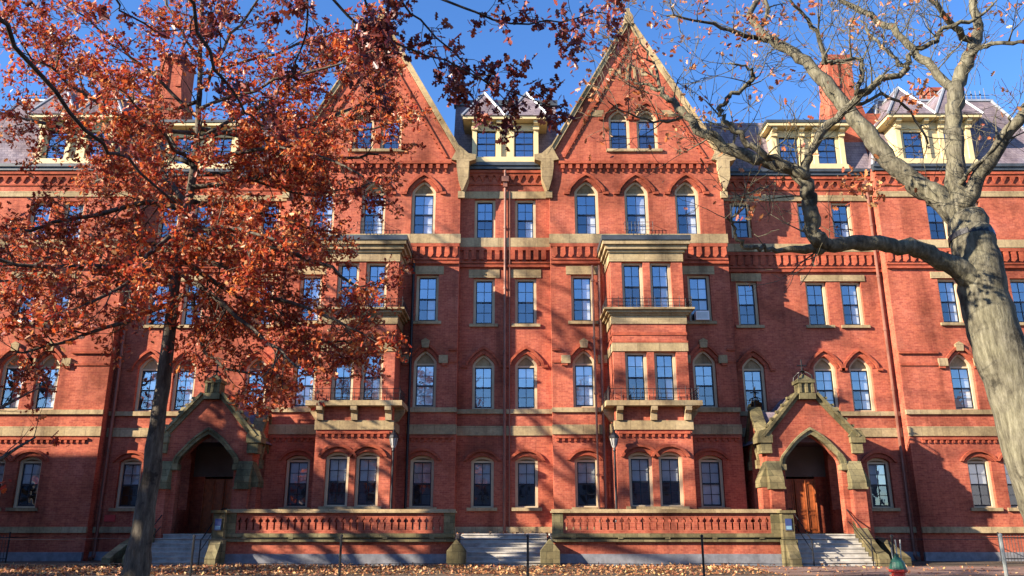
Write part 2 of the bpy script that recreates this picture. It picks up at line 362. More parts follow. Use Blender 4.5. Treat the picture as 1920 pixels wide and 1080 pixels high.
def block(s):
    """one gable block with its bay window, one porch bay, one end wing; s = +1 or -1 picks the side"""
    X = lambda x: s * x
    # ---------------- gable front
    g = Wall(G)
    for dx in (-2.37, 0, 2.40): g.win(X(GXC + dx * 1.0), TZ, 1.14, 2.12, .62, 'pt', blind='half' if dx >= 0 or s < 0 else 'lit_quarter', sill=False)
    for dx in (-.68, .68): g.win(X(GXC) + dx, 18.9, 1.02, 1.68, .52, 'pt', blind='third' if dx > 0 else None)
    for dx in (-2.67, 2.70):
        x = X(GXC + dx)
        g.win(x, GZ, 1.04, GH, GA, 'seg', blind=BL('upper', 'full', 'upper'))
        g.win(x, FZ, 1.04, FH, FA, 'pt', blind=BL('third', 'full', None), sill=False, stones=True)
        g.win(x, SZ, 1.04, SH, blind=BL('half', 'lit_quarter', 'half'))
    xa, xb = sorted((X(GX0), X(GX1)))
    def returns(mb):
        for xx in (xa, xb - TH): mb.box(xx + .001, xx + TH - .001, G + TH, R + .3, ZB, 18.3)
    xc = X(GXC)
    g.done([(xa, ZB), (xb, ZB), (xb, 18.3), (xc, 25.75), (xa, 18.3)], name='gable_wall', extra=returns)
    # coping stones, kneelers, apex stone
    m = MB()
    for sx in (-1, 1):
        hw = (GX1 - GX0) / 2
        def pt(t, n): # t along slope 0 bottom..1 apex; n normal offset
            L_ = math.hypot(hw, 7.45); ux, uz = -hw / L_, 7.45 / L_
            return (xc + sx * (hw + (-hw) * t + uz * n), 18.3 + 7.45 * t - ux * n)
        a0, a1, b0, b1 = pt(.02, .02), pt(1.0, .02), pt(.02, .20), pt(1.0, .20)
        m.wall([a0, a1, b1, b0], [], -.14, .50)
        m.wall([pt(.02, .20), pt(.99, .20), pt(.99, .26), pt(.02, .26)], [], -.20, .55)
        m.build('coping', 'stone', hall); m = MB()
    m.wall([(xc - .24, 25.75), (xc + .24, 25.75), (xc + .22, 26.20), (xc, 26.55), (xc - .22, 26.20)], [], -.24, .58)
    m.box(xc - .10, xc + .10, 0, .34, 26.4, 26.8)
    m.build('apex_stone', 'stone', hall)
    m = MB()
    for sx in (-1, 1):
        xe = xc + sx * (GX1 - GX0) / 2
        q = [(xe - sx * .20, 17.9), (xe - sx * .12, 17.3), (xe + sx * .05, 16.7), (xe + sx * .12, 16.7), (xe + sx * .36, 17.35), (xe + sx * .40, 18.2), (xe + sx * .70, 18.3), (xe + sx * .72, 18.56), (xe + sx * .36, 18.62), (xe - sx * .10, 19.05), (xe - sx * .46, 18.3), (xe - sx * .20, 18.25)]
        m.wall(q, [], -.19, .62)
        m.box(xe - .16 + sx * .04, xe + .16 + sx * .04, -.12, .03, 16.35, 16.69)
        m.build('kneeler_stone', 'stone', hall); m = MB()
    # rake moulding inside the coping
    m = MB()
    for sx in (-1, 1):
        hw = (GX1 - GX0) / 2
        for k in range(26):
            t = .10 + k * .033
            cx = xc + sx * hw * (1 - t); cz = 18.3 + 7.45 * t
            m.box(cx - sx * .50 - .07, cx - sx * .50 + .07, -.06, .01, cz - .34, cz - .16)
        L_ = math.hypot(hw, 7.45)
        p0 = (xc + sx * (hw - .75), 18.45); p1 = (xc + sx * .12, 18.45 + (hw - .87) / hw * 7.45)
        m.wall([p0, p1, (p1[0] + sx * .10, p1[1] + .02), (p0[0] + sx * .10, p0[1] + .02)], [], -.075, .01)
        m.build('rake_moulding', 'brick_dark', hall); m = MB()
    # stone bands on the gable face
    m = MB()
    hw = (GX1 - GX0) / 2
    def band(z0, z1, gaps, inset):
        x0, x1 = xc - hw * (1 - (z0 - 18.3) / 7.45) + inset, xc + hw * (1 - (z0 - 18.3) / 7.45) - inset
        xs = [x0] + [q for gp in gaps for q in gp] + [x1]
        for i in range(0, len(xs), 2): MB().box(xs[i], xs[i + 1], -.03, .02, z0, z1).build('stone_band', 'stone', hall)
    band(20.65, 21.0, [(xc - 1.42, xc + 1.42)], .62); band(22.9, 23.3, [(xc - .5, xc + .5)], .5)
    MB().box(xc - .17, xc + .17, -.05, .02, 20.65, 20.98).build('stone_band', 'stone', hall)
    a_ = shift(arch_pts(.5, .7, .4, 'pt', 5), xc, 22.5); i_ = shift(arch_pts(.26, .7, .26, 'pt', 5), xc, 22.5)
    m.wall([(xc + .25, 22.6)] + a_ + [(xc - .25, 22.6)] + [(xc - .13, 22.6)] + i_[::-1] + [(xc + .13, 22.6)], [], -.07, .02)
    m.build('niche_arch', 'stone', hall)
    # corbel tables and string courses of the gable front
    m = MB()
    n = 20; w_ = (GX1 - GX0 - 1.0) / n
    for k in range(n):
        x = xa + .5 + k * w_
        m.box(x + .05, x + w_ * .62, -.13, .0, 17.86, 18.10); m.box(x + .10, x + w_ * .5, -.08, .0, 17.70, 17.86)
    m.box(xa + .45, xb - .45, -.16, .0, 18.10, 18.24)
    m.build('gable_corbel_table', 'brick_dark', hall); m = MB()
    fin = lambda nm, mt='brick_dark': m.build(nm, mt, hall) if m.v else None
    def courses(x0, x1, y, cut):
        """friezes shared by every front: between the storeys"""
        segs = [(x0, cut[0]), (cut[1], x1)] if cut else [(x0, x1)]
        for u0, u1 in segs:
            if u1 - u0 < .3: continue
            m = MB()
            m.box(u0, u1, y - .10, y + .002, 13.92, 14.075); m.box(u0, u1, y - .07, y + .002, 13.28, 13.36); m.box(u0, u1, y - .12, y + .002, 13.08, 13.20)
            k = max(1, int((u1 - u0) / .36)); d = (u1 - u0) / k
            for i in range(k):
                a = u0 + i * d
                m.hull([(a + .06, y - .02, 13.45), (a + .20, y - .02, 13.40), (a + .32, y - .02, 13.55), (a + .30, y - .02, 13.9), (a + .10, y - .02, 13.9),
                        (a + .06, y - .06, 13.45), (a + .20, y - .09, 13.40), (a + .32, y - .12, 13.55), (a + .30, y - .14, 13.9), (a + .10, y - .10, 13.9)],
                       [(5, 6, 7, 8, 9), (0, 1, 6, 5), (1, 2, 7, 6), (2, 3, 8, 7), (3, 4, 9, 8), (4, 0, 5, 9)])
            m.build('corbel_frieze', 'brick_dark', hall)
    def dent(x0, x1, y, z):
        m = MB()
        k = max(1, int((x1 - x0) / .26)); d = (x1 - x0) / k
        for i in range(k): m.box(x0 + i * d + .03, x0 + i * d + .15, y - .07, y + .002, z, z + .13)
        m.box(x0, x1, y - .09, y + .002, z + .13, z + .22)
        m.build('dentil_course', 'brick_dark', hall)
    bx0, bx1 = xc - 1.58, xc + 1.58
    courses(xa, xb, G, (bx0 - .25, bx1 + .25))
    dent(xa + .1, bx0 - .05, G, 4.98); dent(bx1 + .05, xb - .1, G, 4.98); dent(bx0 + .1, bx1 - .1, B, 4.98)
    def string(x0, x1, y, xs, hwid):
        cuts = [x0]
        for x in sorted(xs): cuts += [x - hwid, x + hwid]
        cuts.append(x1)
        for i in range(0, len(cuts), 2):
            if cuts[i + 1] - cuts[i] > .05: MB().box(cuts[i], cuts[i + 1], y - .10, y + .002, 9.0, 9.12).box(cuts[i], cuts[i + 1], y - .05, y + .002, 8.45, 8.55).build('string_course', 'brick_dark', hall)
    string(xa, bx0, G, [xc - 2.67 if s > 0 else xc - 2.70], 1.05); string(bx1, xb, G, [xc + (2.70 if s > 0 else 2.67)], 1.05)
    # ---------------- projecting bay window
    b = Wall(B)
    for dx in (-.62, .62):
        b.win(xc + dx, GZ, .98, GH, GA, 'seg', blind='upper')
        b.win(xc + dx, FZ, .94, 2.12, blind='lit_quarter' if dx > 0 else 'third', sill=False, lintel=False)
        b.win(xc + dx, 10.47, .94, 2.14, blind=None if dx < 0 else 'half', sill=False, lintel=False)
    def sides(mb):
        for xx in (bx0, bx1 - TH): mb.box(xx + .001, xx + TH - .001, B + TH, G + .002, ZB, 13.5)
    b.done(rect(bx0, bx1, ZB, 13.5), name='bay_wall', extra=sides)
    m = MB()
    def coll(e, z0, z1, mi=0, back=G): # collar round the bay, into the mesh being gathered in m
        m.box(bx0 - e, bx1 + e, B - e, B + .003, z0, z1, mi)
        m.box(bx0 - e, bx0 + .003, B + .003, back, z0, z1, mi); m.box(bx1 - .003, bx1 + e, B + .003, back, z0, z1, mi)
    coll(.05, 12.62, 13.02); coll(.12, 13.02, 13.14); coll(.22, 13.14, 13.34); coll(.33, 13.34, 13.52); m.build('bay_cornice', 'stone', hall); m = MB()
    coll(.05, 9.80, 10.18); coll(.13, 10.18, 10.26); coll(.24, 10.26, 10.38); coll(.36, 10.38, 10.46); m.build('bay_ledge', 'stone', hall); m = MB()
    coll(.04, 8.60, 8.96); m.build('bay_lintel', 'stone', hall); m = MB()
    coll(.06, 5.28, 5.66); m.build('stone_band', 'stone', hall); m = MB()
    coll(.42, 6.24, 6.45); m.build('balcony_slab', 'stone', hall)
    for dx in (-1.42, 0, 1.42): MB().wall([(B - .40, 6.237), (B - .003, 6.237), (B - .003, 5.67), (B - .14, 5.67), (B - .2, 5.95), (B - .40, 6.06)], [], xc + dx - .13, xc + dx + .13, 0, 'x').build('balcony_bracket', 'stone', hall)
    for sx, xe in ((-1, bx0), (1, bx1)): MB().wall([(xe - sx * .003, 6.236), (xe + sx * .40, 6.236), (xe + sx * .40, 6.06), (xe + sx * .15, 5.7), (xe - sx * .003, 5.67)], [], B + .5, B + .8).build('balcony_bracket', 'stone', hall)
    m = MB(); m.box(bx0 - .38, bx1 + .38, B - .38, G - .002, 13.523, 13.74)
    m.build('bay_roof', 'copper', hall)
    m = MB(); coll(.03, 9.30, 9.42); coll(.05, 8.97, 9.05)
    m.build('bay_string_course', 'brick_dark', hall)
    def railing(z, e, h, step=.26):
        r = MB(); y = B - e; xs0, xs1 = bx0 - e, bx1 + e
        for zz in (z + .10, z + h * .62, z + h):
            r.rod((xs0, y, zz), (xs1, y, zz), .012, 5)
            for xx in (xs0, xs1): r.rod((xx, y, zz), (xx, -.02, zz), .012, 5)
        k = int((xs1 - xs0) / step)
        for i in range(k + 1):
            x = xs0 + (xs1 - xs0) * i / k; r.rod((x, y, z), (x, y, z + h + (.10 if i % 2 == 0 else .02)), .011, 4)
        for xx in (xs0, xs1):
            for i in range(1, 7): r.rod((xx, y + i * .25, z), (xx, y + i * .25, z + h + .03), .011, 4)
        return r
    railing(6.455, .30, .50).build('balcony_railing', 'iron', hall)
    railing(10.465, .26, .40).build('balcony_railing', 'iron', hall)
    r = MB()
    for zz in (14.66, 14.85, 15.05): r.rod((xc - .66, -.30, zz), (xc + .66, -.30, zz), .012, 5)
    for i in range(9): r.rod((xc - .66 + i * .165, -.30, 14.58), (xc - .66 + i * .165, -.30, 15.08), .010, 4)
    for xx in (xc - .66, xc + .66): r.rod((xx, -.30, 15.05), (xx, .0, 15.05), .012, 4)
    r.build('window_guard', 'iron', hall)
    # stone bands of the gable front
    sb = lambda *q: MB().box(*q).build('stone_band', 'stone', hall)
    for u0, u1 in ((xa - .03, bx0 - .36), (bx1 + .36, xb + .03)): sb(u0, u1, -.06, .002, 5.28, 5.70); sb(u0, u1, -.10, .002, 6.24, 6.44)
    sb(xa - .05, xb + .05, -.10, .002, 14.08, 14.54)
    for u0, u1 in ((xa - .08, bx0), (bx1, xb + .08)): sb(u0, u1, -.12, .002, 1.15, 1.40)
    # lower string on the block's sides
    # gable roof behind the parapet
    m = MB(); m.hull([(xa + .1, .4, 18.25), (xb - .1, .4, 18.25), (xc, .4, 25.5), (xa + .1, 9, 18.25), (xb - .1, 9, 18.25), (xc, 9, 25.5)], [(0, 1, 2), (5, 4, 3), (0, 2, 5, 3), (1, 4, 5, 2), (0, 3, 4, 1)])
    m.build('gable_roof', 'slate', hall)

    # ---------------- porch bay (recessed wall)
    r = Wall(R)
    for x in (11.5, 14.8, 16.45):
        r.win(X(x), TZ + .3, 1.0, 1.86, blind='lit_quarter' if x > 15 else None, sill=False, lintel=False)
        r.win(X(x), SZ + .12, 1.0, 2.15, blind=BL('half', 'lit_quarter', None), lintel=x < 12)
        r.win(X(x), FZ, 1.04, FH, .56, 'pt', blind='half' if x > 12 else None, sill=False, stones=False)
    r.win(X(16.75), GZ, 1.02, GH, GA, 'seg', blind='upper')
    ra, rb = sorted((X(GX1 - .4), X(PX + .4)))
    door = shift(opening(1.7, 2.4, .75, 'pt'), 12.6 if s > 0 else -12.15, 1.15)
    r.holes.append(door)
    r.done(rect(ra, rb, ZB, 18.3), name='porch_bay_wall')
    pa, pb = sorted((X(GX1 + .003), X(PX - .003)))
    def eaves(x0, x1, y):
        m = MB()
        m.box(x0, x1, y - .05, y + .002, 17.30, 17.38); m.box(x0, x1, y - .16, y + .002, 17.86, 18.0); m.box(x0, x1, y - .10, y + .002, 17.74, 17.86)
        k = int((x1 - x0) / .42); d = (x1 - x0) / k
        for i in range(k):
            a = x0 + i * d
            m.hull([(a + .05, y, 17.74), (a + .34, y, 17.74), (a + .19, y, 17.44), (a + .05, y - .10, 17.74), (a + .34, y - .10, 17.74), (a + .19, y - .06, 17.44)], [(3, 4, 5), (0, 3, 5, 2), (1, 2, 5, 4), (0, 1, 4, 3)])
        m.build('eaves_frieze', 'brick_dark', hall)
    courses(pa, pb, R, None); eaves(pa, pb, R)
    for z0, z1, e in ((5.30, 5.70, .06), (6.24, 6.44, .10), (14.10, 14.50, .10), (16.74, 17.04, .06), (1.15, 1.40, .12)): sb(pa, pb, R - e, R + .002, z0, z1)
    u0, u1 = sorted((X(14.1), X(17.15))); MB().box(u0, u1, R - .045, R + .002, SZ + .12 + 2.155, SZ + .12 + 2.46).build('paired_lintel', 'stone', hall)
    # ---------------- end wing
    w = Wall(P)
    for i, x in enumerate((20.8, 22.4)):
        w.win(X(x), TZ, 1.0, 1.95, blind=BL('half', None), sill=False, lintel=False)
        w.win(X(x), SZ + .1, 1.0, 2.15, blind=BL('half', 'lit_quarter'), lintel=False)
        w.win(X(x) , FZ, 1.08, FH, FA, 'pt', blind='half', sill=False, stones=True)
        w.win(X(x + .12), GZ, 1.04, GH, GA, 'seg', blind='upper')
        w.win(X(x + 3.4), SZ + .1, 1.0, 2.15, blind=None, lintel=False)
    wa, wb = sorted((X(PX), X(END)))
    def ret(mb):
        xx = X(PX) if s > 0 else X(PX) - TH
        mb.box(xx + .001, xx + TH - .001, P + TH, R + .3, ZB, 18.3)
        xx = X(END) - (TH if s > 0 else 0)
        mb.box(xx + .001, xx + TH - .001, P + TH, 10, ZB, 18.3)
    w.done(rect(wa, wb, ZB, 18.3), name='end_wing_wall', extra=ret)
    courses(wa, wb, P, None); eaves(wa, wb, P)
    dent(*sorted((X(PX + .5), X(END))), P, 4.98)
    string(wa, wb, P, [X(20.8), X(22.4)], 1.0)
    for z0, z1, e in ((5.28, 5.70, .06), (6.24, 6.44, .10), (14.10, 14.50, .10), (16.72, 17.0, .06), (1.15, 1.40, .12)): sb(wa - .03, wb + .03, P - e, P + .002, z0, z1)
    u0, u1 = sorted((X(20.0), X(23.2))); MB().box(u0, u1, P - .045, P + .002, SZ + .1 + 2.155, SZ + .1 + 2.46).build('paired_lintel', 'stone', hall)
    MB().box(wa - .06, wb, P - .16, P + .002, ZB, .36).build('granite_base', 'granite', hall)
    MB().box(pa, pb, R - .16, R + .002, ZB, .36).build('granite_base', 'granite', hall)
    # ---------------- roofs
    m = MB()
    def mansard(x0, x1, y, ztop, dep):
        m.hull([(x0, y + .05, 18.35), (x1, y + .05, 18.35), (x1, y + .05 + dep, ztop), (x0, y + .05 + dep, ztop), (x0, 9, ztop), (x1, 9, ztop), (x0, 9, 18.35), (x1, 9, 18.35)], [(0, 1, 2, 3), (3, 2, 5, 4), (0, 3, 4, 6), (1, 7, 5, 2), (4, 5, 7, 6), (6, 7, 1, 0)])
    mansard(pa - .3, pb + .3, R, 21.6, 1.1)
    m.build('mansard_roof', 'slate', hall)
    m = MB()
    e0, e1 = wa, wb
    m.hull([(e0, P + .05, 18.35), (e1, P + .05, 18.35), (e1, 9, 18.35), (e0, 9, 18.35), (e0 + 1.7, P + 2.2, 23.1), (e1 - 1.7, P + 2.2, 23.1), (e1 - 1.7, 7, 23.1), (e0 + 1.7, 7, 23.1)],
           [(0, 1, 5, 4), (1, 2, 6, 5), (2, 3, 7, 6), (3, 0, 4, 7), (4, 5, 6, 7), (3, 2, 1, 0)])
    m.build('wing_roof', 'slate', hall)
    m = MB()
    y = P + 2.2
    m.box(e0 + 1.62, e1 - 1.62, y - .07, y + .12, 23.08, 23.2)
    for xa_, xb_ in ((e0, e0 + 1.7), (e1, e1 - 1.7)): m.tube([(xa_, P + .05, 18.4), (xb_, y, 23.1)], [.09, .09], 6)
    m.build('ridge_flashing', 'lead', hall)
    r2 = MB()
    k = int((e1 - e0 - 3.6) / .24)
    for i in range(k + 1):
        x = e0 + 1.75 + i * .24; r2.rod((x, y, 23.2), (x, y, 23.72 + (.16 if i % 4 == 0 else 0)), .02, 4)
        if i % 2: r2.lathe([(.0, 23.44), (.06, 23.5), (.0, 23.58)], x, y, 5)
    for zz in (23.3, 23.46): r2.rod((e0 + 1.75, y, zz), (e1 - 1.75, y, zz), .018, 4)
    r2.build('roof_cresting', 'iron', hall)
    # gutters
    for u0, u1, yy in ((pa, pb, R), (wa - .1, wb, P)): MB().box(u0, u1, yy - .30, yy + .04, 18.20, 18.36).box(u0, u1, yy - .22, yy, 18.04, 18.198).build('gutter', 'copper', hall)
    # chimney
    m = MB()
    u0, u1 = sorted((X(16.75), X(19.6)))
    m.box(u0, u1, 2.0, 3.6, 18.0, 21.9)
    m.hull([(X(16.75), 2.0, 21.9), (X(18.6), 2.0, 21.9), (X(18.6), 3.6, 21.9), (X(16.75), 3.6, 21.9), (X(16.95), 2.05, 23.3), (X(18.25), 2.05, 23.3), (X(18.25), 3.5, 23.3), (X(16.95), 3.5, 23.3)], [(0, 1, 5, 4), (1, 2, 6, 5), (2, 3, 7, 6), (3, 0, 4, 7), (4, 5, 6, 7), (3, 2, 1, 0)])
    u0, u1 = sorted((X(16.97), X(18.23))); m.box(u0, u1, 2.07, 3.48, 23.3, 25.1)
    for i in range(2): xx = u0 + .35 + i * .75; m.box(xx - .14, xx + .14, 1.99, 2.07, 23.5, 24.9)
    m.box(u0 - .06, u1 + .06, 2.01, 3.54, 25.1, 25.25); m.box(u0 - .02, u1 + .02, 2.05, 3.50, 25.25, 25.4)
    m.build('chimney', 'brick', hall)
    m = MB(); u0, u1 = sorted((X(23.0), X(24.8))); m.box(u0, u1, 3.6, 4.5, 22.5, 24.1); m.box(u0 - .08, u1 + .08, 3.52, 4.58, 24.1, 24.3)
    m.build('chimney', 'brick', hall)
    # downpipes: brown in the corner of the end wing
    d = MB(); x = X(PX) - s * .22
    d.rod((x, R - .12, .3), (x, R - .12, 17.9), .075, 8); d.box(x - .16, x + .16, R - .30, R - .02, 17.2, 17.7)
    for z in (1.9, 4.6, 7.4, 10.2, 12.8, 15.4): d.lathe([(.10, z), (.10, z + .12)], x, R - .12, 8)
    d.tube([(x, R - .12, .35), (x, R - .2, .15), (x, R - .45, .08)], [.085, .085, .085], 8)
    d.build('downpipe', 'pipe', hall)
    d = MB()
    for xx, mi in ((bx0 - .62, 0), (bx0 - .30, 1)):
        d.tube([(xx, -.16, 1.2), (xx, -.16, 12.75), (xx, -.10, 12.95), (xx, .05, 13.0)], [.05 if mi == 0 else .07] * 4, 8, mi)
        for z in (3.5, 7.0, 9.5, 12.2): d.lathe([(.09, z), (.09, z + .09)], xx, -.16, 8, mi)
    if s > 0: d.build('downpipe', ['pipe_pale', 'pipe'], hall)
    else:
        d = MB(); xx = bx1 + .45; d.rod((xx, -.14, 1.2), (xx, -.14, 13.2), .06, 8); d.build('downpipe', 'iron', hall)

def dormer(x, y, hw, xs, z0, zt, peaks, flat=False):
    """cream timber dormer standing on the wall head; parts below it: windows, roof"""
    w = []
    for q in xs: w.append(shift(opening(.92, 1.48), q, z0 + .32))
    m = MB(); m.wall(rect(-hw, hw, z0, zt), w, 0, .14)
    for xx in (-hw, hw - .14): m.box(xx + .001, xx + .139, .14, 2.2, z0, zt)
    edges = [-hw + .11, hw - .11] + [q + sg * .62 for q in xs for sg in (-1, 1) if abs(q + sg * .62) < hw - .3]
    for e in edges:                                   # pilasters with brackets
        m.box(e - .11, e + .11, -.12, -.001, z0 + .25, zt - .42); m.box(e - .15, e + .15, -.22, -.002, zt - .42, zt - .24); m.wall([(-.002, zt - .02), (-.42, zt - .02), (-.40, zt - .14), (-.2, zt - .24), (-.002, zt - .24)], [], e - .12, e + .12, 0, 'x')
    m.box(-hw - .06, hw + .06, -.22, -.003, z0, z0 + .22); m.box(-hw - .02, hw + .02, -.14, -.004, z0 + .22, z0 + .30)
    m.box(-hw + .02, hw - .02, -.05, -.003, zt - .42, zt - .06)
    ov = .28 if flat else .45
    m.box(-hw - ov, hw + ov, -.52, 2.0, zt, zt + .16)
    o = m.build('dormer', 'cream', hall, (x, y, 0))
    for q in xs:
        b = MB()
        b.box(q - .46, q - .41, .05, .10, z0 + .32, z0 + 1.80); b.box(q + .41, q + .46, .05, .10, z0 + .32, z0 + 1.80)
        for zz, hh in ((z0 + .32, .06), (z0 + 1.04, .06), (z0 + 1.74, .06)): b.box(q - .41, q + .41, .05, .10, zz, zz + hh)
        for zz in (z0 + .71, z0 + 1.40): b.box(q - .41, q + .41, .06, .09, zz, zz + .025)
        b.box(q - .013, q + .013, .058, .092, z0 + .38, z0 + 1.74)
        b.hull([(q - .42, .08, z0 + .36), (q + .42, .08, z0 + .36), (q + .42, .08, z0 + 1.76), (q - .42, .08, z0 + 1.76)], [(0, 1, 2, 3)], 1)
        b.build('window', ['sash', 'glass'], o)
        b = MB().box(q - .44, q + .44, .9, .95, z0 + .3, z0 + 1.9); b.build('blind', 'room', o)  # dark sheet behind the glass, standing in for the unlit attic room
    if flat:
        b = MB().box(-hw - .33, hw + .33, -.57, 2.6, zt + .163, zt + .30); b.build('roof', 'copper', o); return
    b = MB(); e = .5; z = zt + .163
    n = len(peaks); wid = (2 * hw + 2 * e) / n
    for i, ph in enumerate(peaks):
        a0 = -hw - e + i * wid; a1 = a0 + wid; cx = (a0 + a1) / 2
        b.hull([(a0, -.58, z), (a1, -.58, z), (a1, 2.6, z), (a0, 2.6, z), (cx, .35, z + ph), (cx, 2.6, z + ph)], [(0, 1, 4), (1, 2, 5, 4), (3, 0, 4, 5), (2, 3, 5), (3, 2, 1, 0)])
        for p0 in ((a0, -.58, z), (a1, -.58, z)): b.tube([p0, (cx, .35, z + ph)], [.07, .07], 5, 1)
        b.tube([(cx, .35, z + ph), (cx, 2.6, z + ph)], [.07, .07], 5, 1)
    b.build('roof', ['slate', 'lead'], o)

for s_ in (1, -1): block(s_)
# centre trim
def cbox(z0, z1, e, mi=0): m.box(-GX0 + .003, GX0 - .003, C - e, C + .002, z0, z1, mi)
for z0, z1, e in ((5.28, 5.70, .06), (6.24, 6.44, .10), (14.08, 14.54, .10), (16.56, 16.92, .06), (1.15, 1.40, .12)): m = MB(); cbox(z0, z1, e); m.build('stone_band', 'stone', hall)
m = MB(); cbox(13.92, 14.075, .10); cbox(13.28, 13.36, .07); cbox(13.08, 13.20, .12)
for i in range(11): a = -2.0 + i * .365; m.box(a + .06, a + .28, C - .13, C, 13.45, 13.92)
m.build('corbel_frieze', 'brick_dark', hall)
m = MB(); cbox(17.26, 17.34, .05); cbox(17.86, 18.0, .16); cbox(17.74, 17.86, .1)
for i in range(11):
    a = -2.0 + i * .365
    m.hull([(a + .05, C, 17.74), (a + .32, C, 17.74), (a + .18, C, 17.42), (a + .05, C - .10, 17.74), (a + .32, C - .10, 17.74), (a + .18, C - .06, 17.42)], [(3, 4, 5), (0, 3, 5, 2), (1, 2, 5, 4), (0, 1, 4, 3)])
m.build('eaves_frieze', 'brick_dark', hall)
m = MB(); m.hull([(-2.6, C + .3, 18.35), (2.6, C + .3, 18.35), (2.6, C + 1.7, 22.5), (-2.6, C + 1.7, 22.5), (-2.6, 9, 22.5), (2.6, 9, 22.5), (-2.6, 9, 18.35), (2.6, 9, 18.35)], [(0, 1, 2, 3), (3, 2, 5, 4), (0, 3, 4, 6), (1, 7, 5, 2), (4, 5, 7, 6), (6, 7, 1, 0)])
m.build('mansard_roof', 'slate', hall)
MB().box(-2.7, 2.7, C + 1.58, C + 2.0, 22.45, 22.75).build('roof_kerb', 'copper', hall)
m = MB(); m.box(-GX0 + .5, GX0 - .5, C - .30, C + .04, 18.2, 18.36); m.box(-GX0 + .05, GX0 - .05, C - .22, C, 18.04, 18.198)
m.build('gutter', 'copper', hall)
d = MB(); d.rod((0, C - .12, .9), (0, C - .12, 18.1), .065, 8); d.box(-.17, .17, C - .32, C - .02, 17.35, 17.62); d.box(-.10, .10, C - .24, C - .02, 17.1, 17.35)
for z in (3, 6, 9, 12, 15): d.lathe([(.09, z), (.09, z + .1)], 0, C - .12, 8)
d.build('downpipe', ['pipe'], hall)
d = MB(); d.rod((.22, C - .08, 1.2), (.22, C - .08, 16.9), .035, 6); d.build('conduit', 'pipe', hall)
dormer(0, C - .02, 1.62, (-.93, .93), 18.4, 20.55, (1.75, 1.75))
for s_ in (1, -1):
    dormer(s_ * 15.15, R + .02, 1.80, (-.95, .95), 18.4, 20.6, (), True)
    dormer(s_ * 21.15, P + .02, 1.85, (-1.0, 1.0), 18.4, 20.75, (1.95, 1.95))
# inside: added dark-toned wall and floors stand in for the unlit rooms
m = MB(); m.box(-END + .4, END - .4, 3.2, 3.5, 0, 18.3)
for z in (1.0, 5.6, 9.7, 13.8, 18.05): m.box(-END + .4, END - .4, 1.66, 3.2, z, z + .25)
m.build('interior_wall', 'room', hall)

